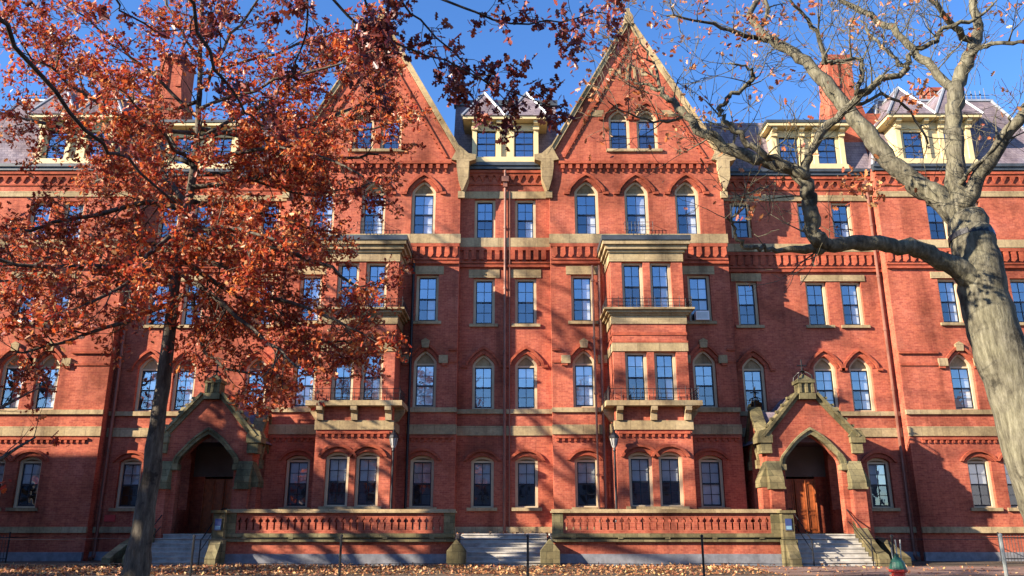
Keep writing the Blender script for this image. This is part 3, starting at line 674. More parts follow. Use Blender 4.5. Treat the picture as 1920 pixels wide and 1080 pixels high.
# ---- porches ---------------------------------------------------------
def porch(xc):
    F = -2.0                                            # front plane
    Z0 = 1.15
    a = shift(arch_pts(2.3, 3.85 - Z0, 1.22, 'dr', 10), 0, Z0)
    out = [(-1.85, Z0)] + [(-1.15, Z0)] + a[::-1] + [(1.15, Z0)] + [(1.85, Z0), (1.85, 4.85), (.30, 6.62), (-.30, 6.62), (-1.85, 4.85)]
    m = MB(); m.wall(out, [], F, F + .45)
    for sx in (-1, 1):                                  # side walls with a lancet and a small gablet
        l = [(y - .05 - .3, z) for y, z in opening(1.0, 2.0, .75, 'pt')]
        l = [(y, z + 2.1) for y, z in l]
        m.wall([(F + .45, .0), (R, .0), (R, 4.9), (.55, 4.9), (-.35, 6.1), (-1.25, 4.9), (F + .45, 4.9)], [l], sx * 1.85 - (.40 if sx > 0 else 0), sx * 1.85 + (.40 if sx < 0 else 0), 0, 'x')
        m.box(sx * 1.64 - .26, sx * 1.64 + .26, F - .38, F - .002, .0, 2.95)   # buttress
        x0, x1 = sorted((sx * 1.852, sx * 2.16)); m.box(x0, x1, F - .1, F + .6, 0, 2.95)
        m.box(sx * 1.5 - .34, sx * 1.5 + .34, F + .003, F + .44, 0, Z0 - .003)
    o = m.build('porch', 'brick', hall, (xc, 0, 0))
    m = MB()
    i_ = shift(arch_pts(2.30, 3.85 - Z0, 1.22, 'dr', 10), 0, Z0); o_ = shift(arch_pts(2.58, 3.85 - Z0, 1.40, 'dr', 10), 0, Z0)
    m.wall(o_ + i_[::-1], [], F - .09, F + .2)
    o2 = shift(arch_pts(2.72, 3.85 - Z0, 1.50, 'dr', 10), 0, Z0); m.wall(o2 + o_[::-1], [], F - .16, F - .02)
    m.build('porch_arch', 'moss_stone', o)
    for sx in (-1, 1):
        m = MB(); m.box(sx * 1.27 - .15, sx * 1.27 + .15, F - .15, F + .25, 3.62, 3.85)
        x0, x1 = sx * 1.64 - .29, sx * 1.64 + .29            # weathered stone offset on the buttress
        m.wall([(F - .44, 2.95), (F - .004, 2.95), (F - .004, 3.98), (F - .10, 3.98), (F - .44, 3.2)], [], x0, x1, 0, 'x')
        m.box(x0 - .03, x1 + .03, F - .48, F - .003, 2.86, 2.947)
        a0, a1 = sorted((sx * 1.86, sx * 2.22)); m.wall([(a0 if sx > 0 else a1, 2.95), (sx * 2.22, 2.95), (sx * 2.22, 3.2), (sx * 1.86, 3.98)], [], F - .12, F + .62)
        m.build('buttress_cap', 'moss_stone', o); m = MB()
        # kneelers of the front gable
        m.box(sx * 1.86 - .22, sx * 1.86 + .22, F - .14, F + .5, 4.30, 4.72); m.box(sx * 1.9 - .3, sx * 1.9 + .3, F - .2, F + .54, 4.72, 4.98)
        m.wall([(sx * 2.2, 4.98), (sx * 1.55, 4.98), (sx * 1.78, 5.3), (sx * 2.1, 5.2)], [], F - .16, F + .5)
        # raked coping: two moulded courses
        dx, dz = -1.55, 1.77; L_ = math.hypot(dx, dz); nx, nz = dz / L_, -dx / L_
        A = (1.86, 4.88); Bp = (.30, 6.66)
        q = lambda p, n: (sx * (p[0] + nx * n), p[1] + nz * n)
        m.wall([q(A, -.05), q(Bp, -.05), q(Bp, .10), q(A, .10)], [], F - .10, F + .50)
        m.wall([q(A, .10), q(Bp, .10), q(Bp, .21), q(A, .21)], [], F - .22, F + .56)
        # crockets on the rake
        for t in (.2, .36, .52, .68, .84):
            px = sx * (A[0] + (Bp[0] - A[0]) * t + nx * .3); pz = A[1] + (Bp[1] - A[1]) * t + nz * .3
            m.box(px - .06, px + .06, F - .14, F + .06, pz - .07, pz + .03)
        m.build('porch_coping', 'moss_stone', o); m = MB()
        # gablet coping on the side wall
        for sy in (-1, 1):
            p0, p1 = (-.35 + sy * .95, 4.86), (-.35, 6.12)
            m.wall([p0, p1, (p1[0], p1[1] + .3), (p0[0] + sy * .12, p0[1] + .2)], [], sx * 1.85 - .26 - sx * .16, sx * 1.85 + .26 - sx * .16, 0, 'x')
        li = [(y - .35, z + 2.1) for y, z in arch_pts(1.0, 2.0, .75, 'pt')]; lo = [(y - .35, z + 2.1) for y, z in arch_pts(1.36, 2.0, .98, 'pt')]
        m.wall(lo + li[::-1], [], sx * 1.853, sx * 1.93, 0, 'x')
        for y in (-.35 - .60, -.35 + .60): m.box(*sorted((sx * 1.853, sx * 2.0)), y - .12, y + .12, 3.75, 4.1)
        m.build('side_gablet', 'moss_stone', o)
    m = MB()
    # apex block with openwork face
    m.box(-.34, .34, F - .24, F + .5, 6.50, 6.75); m.box(-.30, .30, F - .16, F + .44, 6.75, 7.18); m.box(-.36, .36, F - .24, F + .5, 7.18, 7.32)
    for x in (-.26, 0, .26): m.box(x - .05, x + .05, F - .22, F - .162, 6.78, 7.15)
    m.hull([(-.3, F - .18, 7.322), (.3, F - .18, 7.322), (.3, F + .44, 7.322), (-.3, F + .44, 7.322), (0, F + .13, 7.62)], [(0, 1, 4), (1, 2, 4), (2, 3, 4), (3, 0, 4), (3, 2, 1, 0)])
    m.build('apex_block', 'moss_stone', o)
    MB().box(-1.1, 1.1, F - .05, R, Z0 - .12, Z0).build('threshold', 'moss_stone', o)
    m = MB(); y0, y1 = F + .52, R                           # roofs
    m.hull([(-2.05, y0, 4.8), (2.05, y0, 4.8), (0, y0, 6.95), (-2.05, y1, 4.8), (2.05, y1, 4.8), (0, y1, 6.95)], [(0, 1, 2), (5, 4, 3), (0, 2, 5, 3), (1, 4, 5, 2), (0, 3, 4, 1)])
    for sx in (-1, 1): m.hull([(sx * 1.5, -1.25, 4.95), (sx * 1.5, .55, 4.95), (sx * 1.5, -.35, 6.2), (0, -1.25, 4.95), (0, .55, 4.95), (0, -.35, 6.2)], [(0, 1, 2), (5, 4, 3), (0, 2, 5, 3), (1, 4, 5, 2)])
    m.build('porch_roof', 'slate', o)
    m = MB(); fz = 7.6; fy = F + .13                        # iron finial cross and cresting
    m.rod((0, fy, fz), (0, fy, fz + .62), .035, 6); m.rod((-.2, fy, fz + .36), (.2, fy, fz + .36), .03, 5); m.lathe([(0, fz + .05), (.13, fz + .12), (0, fz + .2)], 0, fy, 8)
    for px in (-.3, .3):
        for py in (F - .18, F + .44): m.tube([(px, py, 7.3), (px * .9, py, 7.5), (px * .5, fy + (py - fy) * .4, 7.66), (0, fy, 7.72)], [.03, .03, .025, .02], 5)
    m.build('finial', 'iron', o)
    DY = .50                                             # vestibule screen: panelled double doors, dark above
    for sx in (-1, 1):
        m = MB(); x0, x1 = sorted((sx * .012, sx * .92)); m.box(x0, x1, DY, DY + .06, Z0, Z0 + 2.25)
        for i in range(2):
            for z0, z1 in ((.14, .80), (.92, 2.1)): xx = sx * (.26 + i * .42); m.wall(rect(xx - .17, xx + .17, Z0 + z0, Z0 + z1), [rect(xx - .12, xx + .12, Z0 + z0 + .05, Z0 + z1 - .05)], DY - .03, DY - .001)
        for i in range(3): m.rod((sx * (.05 + i * .42), DY - .03, Z0 + .05), (sx * (.05 + i * .42), DY - .03, Z0 + 2.2), .03, 6)
        q = m.build('door', 'wood', o)
    for sx in (-1, 1): MB().box(*sorted((sx * .925, sx * 1.44)), DY + .02, DY + .3, Z0, 3.5).build('door_jamb', 'brick_dark', o)
    MB().box(-1.44, 1.44, DY + .04, DY + .3, 3.5, 4.85).build('transom_dark', 'room', o)  # dark panel stands in for the unlit opening above the doors
for x_ in (12.6, -12.15): porch(x_)
# ================================================================== YARD
M['pale_blue'] = simple('pale_blue_enamel', (.16, .28, .36), .5, 0, .1, 5, None, 0)
def ground_mat():
    m, nt, b = new_mat('leaf_strewn_ground'); L = nt.links
    n1 = noise(nt, 5, 6, .75); r1 = ramp(nt, [(.30, (.03, .028, .015)), (.48, (.07, .05, .028)), (.62, (.15, .085, .045)), (.8, (.24, .15, .07))]); L.new(n1.outputs[0], r1.inputs[0])
    n2 = noise(nt, .25, 4); r2 = ramp(nt, [(.4, (.55, .55, .5)), (.65, (1, 1, 1))]); L.new(n2.outputs[0], r2.inputs[0])
    L.new(mixc(nt, r1.outputs[0], r2.outputs[0], 1., 'MULTIPLY'), b.inputs['Base Color']); b.inputs['Roughness'].default_value = .95
    bump(nt, b, n1.outputs[0], .8, .05); return m
M['ground'] = ground_mat()
M['asphalt'] = simple('asphalt_path', (.09, .088, .085), .9, 0, .3, 5, None, .3)
M['brick_path'] = brick_mat('brick_paving', (.34, .12, .09), (.26, .09, .07), (.22, .15, .12), .2, .1, .4)
g = MB(); g.hull([(-700, -700, 0), (700, -700, 0), (700, 900, 0), (-700, 900, 0)], [(0, 1, 2, 3)])
o = g.build('ground', 'ground'); o['kind'] = 'structure'
g = MB(); g.hull([(-60, 22.2, .004), (80, 22.2, .004), (80, 26.2, .004), (-60, 26.2, .004)], [(0, 1, 2, 3)])
o = g.build('path', 'asphalt'); o['kind'] = 'structure'
g = MB(); g.hull([(8.4, 26.6, .005), (60, 26.6, .005), (60, 32.0, .005), (8.4, 32.0, .005)], [(0, 1, 2, 3)])
o = g.build('brick_pavement', 'brick_path'); o['kind'] = 'structure'

# ---- terrace walls with brick balustrades
TY = 32.7; TF = 1.15
def terrace(s):
    t = thing('terrace_wall', 'brick terrace wall with pierced balustrade under the left gable' if s < 0 else 'brick terrace wall with pierced balustrade under the right gable', 'terrace wall', (HX + s * 6.3, TY, 0), 'terrace walls before the hall')
    w = 4.42
    m = MB(); m.box(-w, w, .0, .5, .42, .86); m.build('wall', 'brick', t)
    m = MB(); m.box(-w - .05, w + .05, -.08, .5, 0, .42); m.build('granite_base', 'granite', t)
    m = MB()
    m.box(-w - .02, w + .02, -.12, .5, .862, .95); m.box(-w, w, -.03, .5, .952, 1.02); m.box(-w - .02, w + .02, -.14, .55, 1.022, 1.17)
    for i in range(5): x = -w + .8 + i * 1.8; m.box(x - .09, x + .09, -.14, -.031, .952, 1.02)
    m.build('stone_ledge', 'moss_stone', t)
    n = 30; holes = []
    L_ = 2 * (w - .42); d = L_ / n
    for i in range(n):
        x = -w + .42 + (i + .5) * d
        holes.append([(x - .035, 1.30), (x + .035, 1.30), (x + .035, 1.58), (x + .085, 1.58), (x + .085, 1.66), (x + .035, 1.70), (x, 1.78), (x - .035, 1.70), (x - .085, 1.66), (x - .085, 1.58), (x - .035, 1.58)])
    m = MB(); m.wall(rect(-w + .42, w - .42, 1.172, 1.93), holes, .04, .30); m.build('balustrade', 'brick', t)
    m = MB(); m.box(-w - .06, w + .06, -.08, .42, 1.932, 2.0); m.box(-w - .02, w + .02, -.03, .37, 2.0, 2.07); m.build('top_rail', 'stone', t)
    m = MB()
    for sx in (-1, 1): m.box(sx * (w - .21) - .205, sx * (w - .21) + .205, -.02, .36, 1.172, 1.93)
    m.build('end_post', 'moss_stone', t)
    # gabled stone cheek block at the centre stairs, tall pier at the porch stairs
    m = MB(); x = -s * (w + .12)
    m.wall([(x - .36, 0), (x + .36, 0), (x + .36, .55), (x, .98), (x - .36, .55)], [], -.62, -.124)
    m.box(x - .30, x + .30, -.13, -.121, 0, .9) if False else None
    m.build('cheek_block', 'moss_stone', t)
    m = MB(); x = s * (w + .10)
    m.box(x - .27, x + .27, -.55, -.16, 0, .95); m.box(x - .22, x + .22, -.45, -.16, .95, 1.92)
    m.box(x - .30, x + .30, -.52, -.142, 1.92, 2.02)
    m.wall([(-.55, .0), (-1.0, 0), (-1.0, .3), (-.55, .9)], [], x - .2, x + .2, 0, 'x')
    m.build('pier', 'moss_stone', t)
    # paved floor behind
    m = MB(); m.box(-w, w, .502, 4.2, .6, TF - .01); m.build('paved_floor', 'step', t)
    q = MB(); q.box(-.15, .15, -.02, 0, -.24, .24, 2); q.box(-.12, .12, -.035, -.021, -.21, .21, 0)
    q.box(-.10, .10, -.04, -.0355, -.18, -.05, 1)
    o = q.build('wall_plaque', ['plaque_blue', 'pale_blue', 'moss_stone'], None, (HX + s * (6.3 + w + .10), TY - .452, 1.50))
    tag(o, 'small blue plaque on the stone pier beside the %s porch' % ('left' if s < 0 else 'right'), 'plaque', 'blue plaques by the porch steps')
terrace(-1); terrace(1)

def stairs(name, label, x0, x1, y0, n, rise, tread, ytop, group):
    t = thing(name, label, 'steps', ((x0 + x1) / 2, y0, 0), group)
    hw = (x1 - x0) / 2
    for i in range(n):
        m = MB(); m.box(-hw, hw, i * tread, ytop - y0, i * rise, (i + 1) * rise - .002)
        m.box(-hw, hw, i * tread - .03, i * tread - .001, (i + 1) * rise - .05, (i + 1) * rise - .002)
        m.build('step', 'step', t)
    return t
stairs('stone_steps', 'broad pale stone steps between the two brick terrace walls', HX - 1.72, HX + 1.72, 32.5, 7, .163, .27, 36.4, 'stone steps up to the hall')
for s in (-1, 1):
    side = 'left' if s < 0 else 'right'
    xc = HX + (12.58 if s > 0 else -12.35)
    t = stairs('stone_steps', 'stone steps climbing to the %s arched porch' % side, xc - 1.38, xc + 1.38, 32.3, 7, .163, .26, 35.4, 'stone steps up to the hall')
    m = MB()                                             # scrolled outer cheek wall
    xo = s * 1.6
    m.wall([(-.4, 0), (2.3, 0), (2.3, 1.75), (1.9, 1.75), (1.5, 1.55), (1.1, 1.15), (.7, .85), (.3, .62), (-.05, .5), (-.3, .42), (-.4, .25)], [], xo - .2, xo + .2, 0, 'x')
    m.build('cheek_wall', 'moss_stone', t)
    m = MB(); xo = s * 2.5
    m.wall([(-.2, 0), (2.6, 0), (2.6, 1.05), (1.9, .98), (1.2, .80), (.5, .55), (.1, .42), (-.2, .3)], [], xo - .16, xo + .16, 0, 'x')
    m.build('cheek_wall', 'moss_stone', t)
    for k, xo in enumerate((-s * 1.0, s * 1.22)):
        m = MB()
        A = (xo, -.25, .95); Bq = (xo, 1.75, 2.1)
        m.tube([(xo, -.25, 0), A, (xo, -.1, 1.0), Bq, (xo, 2.3, 2.12)], [.026] * 5, 6); m.tube([(xo, -.2, .55), (xo, 1.75, 1.65)], [.018] * 2, 5); m.rod((xo, 1.75, 1.0), Bq, .026, 6)
        o = m.build('handrail', 'iron', None, (xc, 32.3, 0))
        tag(o, 'black iron handrail on the %s side of the %s porch steps' % (('inner', 'outer')[k], side), 'handrail', 'iron handrails on the porch steps')

# ---- lanterns on posts
def lamp(x, y, label, z0):
    K = .72
    t = thing('lamp_post', label, 'lamp', (x, y, z0), 'lantern posts on the terraces')
    m = MB(); m.lathe([(.14, 0), (.14, .12), (.09, .2), (.07, .5), (.05, .6), (.036, 3.2), (.065, 3.25), (.04, 3.36)], 0, 0, 10); m.build('post', 'iron', t)
    m = MB(); zz = lambda z: 3.75 + (z - 3.44) * K; m.lathe([(.10 * K, zz(2.9)), (.15 * K, zz(3.02)), (.24 * K, zz(3.40)), (.24 * K, zz(3.44))], 0, 0, 8); m.build('lantern', 'lantern_glass', t)
    m = MB(); m.lathe([(r_ * K, zz(z)) for r_, z in [(.29, 3.44), (.29, 3.49), (.24, 3.60), (.13, 3.72), (.07, 3.78), (.09, 3.86), (.03, 3.92), (.02, 4.1)]], 0, 0, 8)
    for k in range(8):
        a = 2 * math.pi * k / 8; c, s_ = math.cos(a), math.sin(a)
        m.tube([(.155 * K * c, .155 * K * s_, zz(3.02)), (.248 * K * c, .248 * K * s_, zz(3.42))], [.012, .012], 4)
    m.build('lantern_cap', 'iron', t)
lamp(HX + 4.5, 33.75, 'black lantern post with pale glass beside the bay window right of centre', 1.14)
lamp(HX - 4.5, 33.75, 'black lantern post with pale glass in shade beside the bay window left of centre', 1.14)

# ---- air conditioner in the window right of the right bay
t = thing('air_conditioner', 'white air conditioner sitting in the window beside the right bay', 'air conditioner', (HX + GXC + 2.72, HY, SZ + .02))
m = MB(); m.box(-.30, .30, -.22, .17, 0, .42); m.build('case', 'white', t)
m = MB()
for i in range(6): m.box(-.25, .25, -.226, -.221, .07 + i * .052, .09 + i * .052)
m.build('grille', 'galv', t)

# ---- small red sign by the end wing
o = MB().box(-.24, .24, -.03, 0, 0, .28).build('wall_sign', 'plaque_red', None, (HX - 17.35, HY + R - .01, 1.62))
tag(o, 'small red plate on the shaded brick wall left of the left porch', 'sign')
# ---- area railings
for s in (-1, 1):
    m = MB(); y = 35.2; x0, x1 = sorted((HX + s * 20.4, HX + s * 26.0))
    for z in (.15, .98): m.rod((x0, y, z), (x1, y, z), .022, 5)
    k = int((x1 - x0) / .13)
    for i in range(k + 1): x = x0 + (x1 - x0) * i / k; m.rod((x, y, 0), (x, y, 1.08), .014, 4)
    for xx in (x0, x1): m.rod((xx, y, 0), (xx, y, 1.2), .035, 6); m.rod((xx, y, .98), (xx, 36.5, .98), .02, 5)
    o = m.build('iron_railing', 'iron')
    tag(o, 'black iron area railing against the %s end wing' % ('left' if s < 0 else 'right'), 'railing', 'area railings by the end wings')

# ---- wire fence along the path
t = thing('wire_fence', 'thin dark post and wire fence across the foot of the picture', 'fence', (0, 20, 0))
for x in (-7.45, -4.0, .37, 4.45, 8.9):
    m = MB(); m.tube([(x, 0, 0), (x, 0, 1.22)], [.028, .028], 6); m.lathe([(.04, 1.22), (.035, 1.26), (.0, 1.28)], x, 0, 6); m.build('fence_post', 'iron', t)
m = MB()
for z in (.62, 1.17):
    m.tube([(-12 + i * 1.2, 0, z - .012 * math.sin(i * 2.1)) for i in range(21)], [.006] * 21, 4)
m.build('wire', 'iron', t)
# ---- green pole, hydrant
o = MB().tube([(0, 0, 0), (0, 0, 1.28), (0, 0, 1.3)], [.045, .045, .02], 8).lathe([(.09, 0), (.09, .04), (.05, .06)], 0, 0, 8).build('bollard', 'galv', None, (11.45, 20, 0))
tag(o, 'thin pale green metal post standing near the right end wing', 'post')
t = thing('fire_hydrant', 'red fire hydrant with a green domed cap before the right porch steps', 'hydrant', (8.33, 18.6, 0))
m = MB(); m.lathe([(.20, 0), (.20, .05), (.15, .07), (.14, .50), (.19, .52), (.19, .57)], 0, 0, 14)
m.tube([(-.24, 0, .36), (.24, 0, .36)], [.07, .07], 10); m.tube([(0, -.22, .33), (0, 0, .33)], [.09, .09], 10); m.build('barrel', 'red_paint', t, smooth=False)
m = MB(); m.lathe([(.18, .572), (.17, .62), (.14, .72), (.08, .80), (.05, .82), (.05, .88), (.02, .89)], 0, 0, 14)
for sx in (-1, 1): m.lathe([(.0, .30), (.085, .31), (.085, .41), (.0, .42)], sx * .26, 0, 8)
m.build('bonnet', 'green_paint', t)
m = MB()
for x in (-.07, .02, .10): m.rod((x, .02, .74), (x * 1.3, .02, 1.02 + .16 * (x > 0)), .014, 5)
m.build('marker_rod', 'galv', t)

# ================================================================== TREES
LEAF_V = np.array([(0, 0, 0), (.07, .06, .02), (.27, .20, .07), (.13, .33, .03), (.40, .52, .12), (.17, .62, .04), (.24, .84, .08), (0, 1, 0),
                   (-.07, .06, .02), (-.27, .20, .07), (-.13, .33, .03), (-.40, .52, .12), (-.17, .62, .04), (-.24, .84, .08)], dtype=np.float32)
LEAF_F = [[0, 1, 2, 3, 4, 5, 6, 7], [0, 7, 13, 12, 11, 10, 9, 8]]
def leaves_object(name, pts, size, mat, parent, seed, flat=False):
    r = np.random.default_rng(seed); P = np.array(pts, dtype=np.float32); n = len(P)
    q = r.normal(size=(n, 4)); 
    if flat: q[:, 1:3] *= .25; q[:, 0] = r.normal(size=n); 
    q /= np.linalg.norm(q, axis=1)[:, None]; w, x, y, z = q.T
    Rm = np.stack([np.stack([1 - 2 * (y * y + z * z), 2 * (x * y - z * w), 2 * (x * z + y * w)], -1),
                   np.stack([2 * (x * y + z * w), 1 - 2 * (x * x + z * z), 2 * (y * z - x * w)], -1),
                   np.stack([2 * (x * z - y * w), 2 * (y * z + x * w), 1 - 2 * (x * x + y * y)], -1)], 1)
    s = size * r.uniform(.65, 1.25, n)
    wd = r.uniform(.75, 1.15, n)
    T = LEAF_V[None] * np.stack([s * wd, s, s * r.uniform(.2, 2.2, n)], -1)[:, None, :]
    V = np.einsum('nij,nkj->nki', Rm, T) + P[:, None, :]
    k = len(LEAF_V); V = V.reshape(-1, 3)
    base = (np.arange(n) * k)[:, None]
    idx = np.concatenate([base + np.array(LEAF_F[0])[None], base + np.array(LEAF_F[1])[None]], 1).reshape(-1).astype(np.int32)
    me = bpy.data.meshes.new(name); me.vertices.add(len(V)); me.vertices.foreach_set('co', V.astype(np.float32).ravel())
    me.loops.add(len(idx)); me.loops.foreach_set('vertex_index', idx)
    me.polygons.add(n * 2); me.polygons.foreach_set('loop_start', np.arange(n * 2, dtype=np.int32) * 8)
    me.materials.append(M[mat]); me.update(calc_edges=True); me.validate()
    return link(name, me, parent)

def smooth_path(pts, sub=4):
    P = [Vector(p[:3]) for p in pts]; R_ = [p[3] for p in pts]; out = []; ro = []
    K = len(P)
    for i in range(K - 1):
        p0, p1, p2, p3 = P[max(i - 1, 0)], P[i], P[i + 1], P[min(i + 2, K - 1)]
        for j in range(sub):
            t = j / sub
            out.append(.5 * ((2 * p1) + (p2 - p0) * t + (2 * p0 - 5 * p1 + 4 * p2 - p3) * t * t + (3 * p1 - p0 - 3 * p2 + p3) * t ** 3)); ro.append(R_[i] * (1 - t) + R_[i + 1] * t)
    out.append(P[-1]); ro.append(R_[-1]); return out, ro

class Tree:
    def __init__(s, seed): s.r = random.Random(seed); s.mb = MB(); s.leaf = []; s.acc = []
    def rv(s): return Vector((s.r.gauss(0, 1), s.r.gauss(0, 1), s.r.gauss(0, 1)))
    def limb(s, pts, n=8, jit=.0, sub=4, knob=0.):
        P, R_ = smooth_path(pts, sub)
        if jit:
            for i in range(1, len(P) - 1): P[i] = P[i] + s.rv() * jit
        if knob: R_ = [q * (1 + s.r.uniform(-knob, knob)) for q in R_]
        s.mb.tube(P, R_, n); return P, R_
    def spawn(s, P, R_, level, dens, length, t0, leaf_n, up=.1, ang=(35, 75), maxlevel=2, ratio=.5, leafmix=1.0, tip=True):
        L_ = [0]
        for i in range(1, len(P)): L_.append(L_[-1] + (P[i] - P[i - 1]).length)
        tot = L_[-1]; cnt = int(tot * (1 - t0) * dens + s.r.random())
        for k in range(cnt + (1 if tip else 0)):
            d = tot * (t0 + (1 - t0) * s.r.random()) if k < cnt else tot * .985
            i = max(1, next((q for q in range(len(L_)) if L_[q] >= d), len(L_) - 1))
            f = (d - L_[i - 1]) / max(1e-6, L_[i] - L_[i - 1]); p = P[i - 1].lerp(P[i], f); r0 = R_[i - 1] * (1 - f) + R_[i] * f
            T = (P[i] - P[i - 1]).normalized(); a = rad(s.r.uniform(*ang)) if k < cnt else rad(s.r.uniform(0, 25))
            pr = s.rv(); pr = (pr - T * pr.dot(T)).normalized()
            D = (T * math.cos(a) + pr * math.sin(a) + Vector((0, 0, up))).normalized()
            ln = length * s.r.uniform(.55, 1.25) * (1 - .35 * d / tot)
            rr = min(r0 * .6, .012 * ln + .004); seg = 4; Q = [p]; 
            for j in range(seg):
                D = (D + s.rv() * .16 + Vector((0, 0, up * .4))).normalized(); Q.append(Q[-1] + D * ln / seg)
            RR = [max(.0042, rr * (1 - .75 * j / seg)) for j in range(seg + 1)]
            s.mb.tube(Q, RR, 4 if level < maxlevel else 3, cap=False)
            if level < maxlevel: s.spawn(Q, RR, level + 1, dens * s.dk, length * ratio, .2, leaf_n, up, ang, maxlevel, ratio, leafmix)
            elif leaf_n and s.r.random() < leafmix:
                c = max(0, int(s.r.gauss(leaf_n, leaf_n * .35)))
                for _ in range(c):
                    t = s.r.uniform(.35, 1.05) * seg; j = min(seg - 1, int(t)); q = Q[j].lerp(Q[j + 1], t - j)
                    s.leaf.append(tuple(q + s.rv() * s.scatter))
    dk = 1.6; scatter = .045

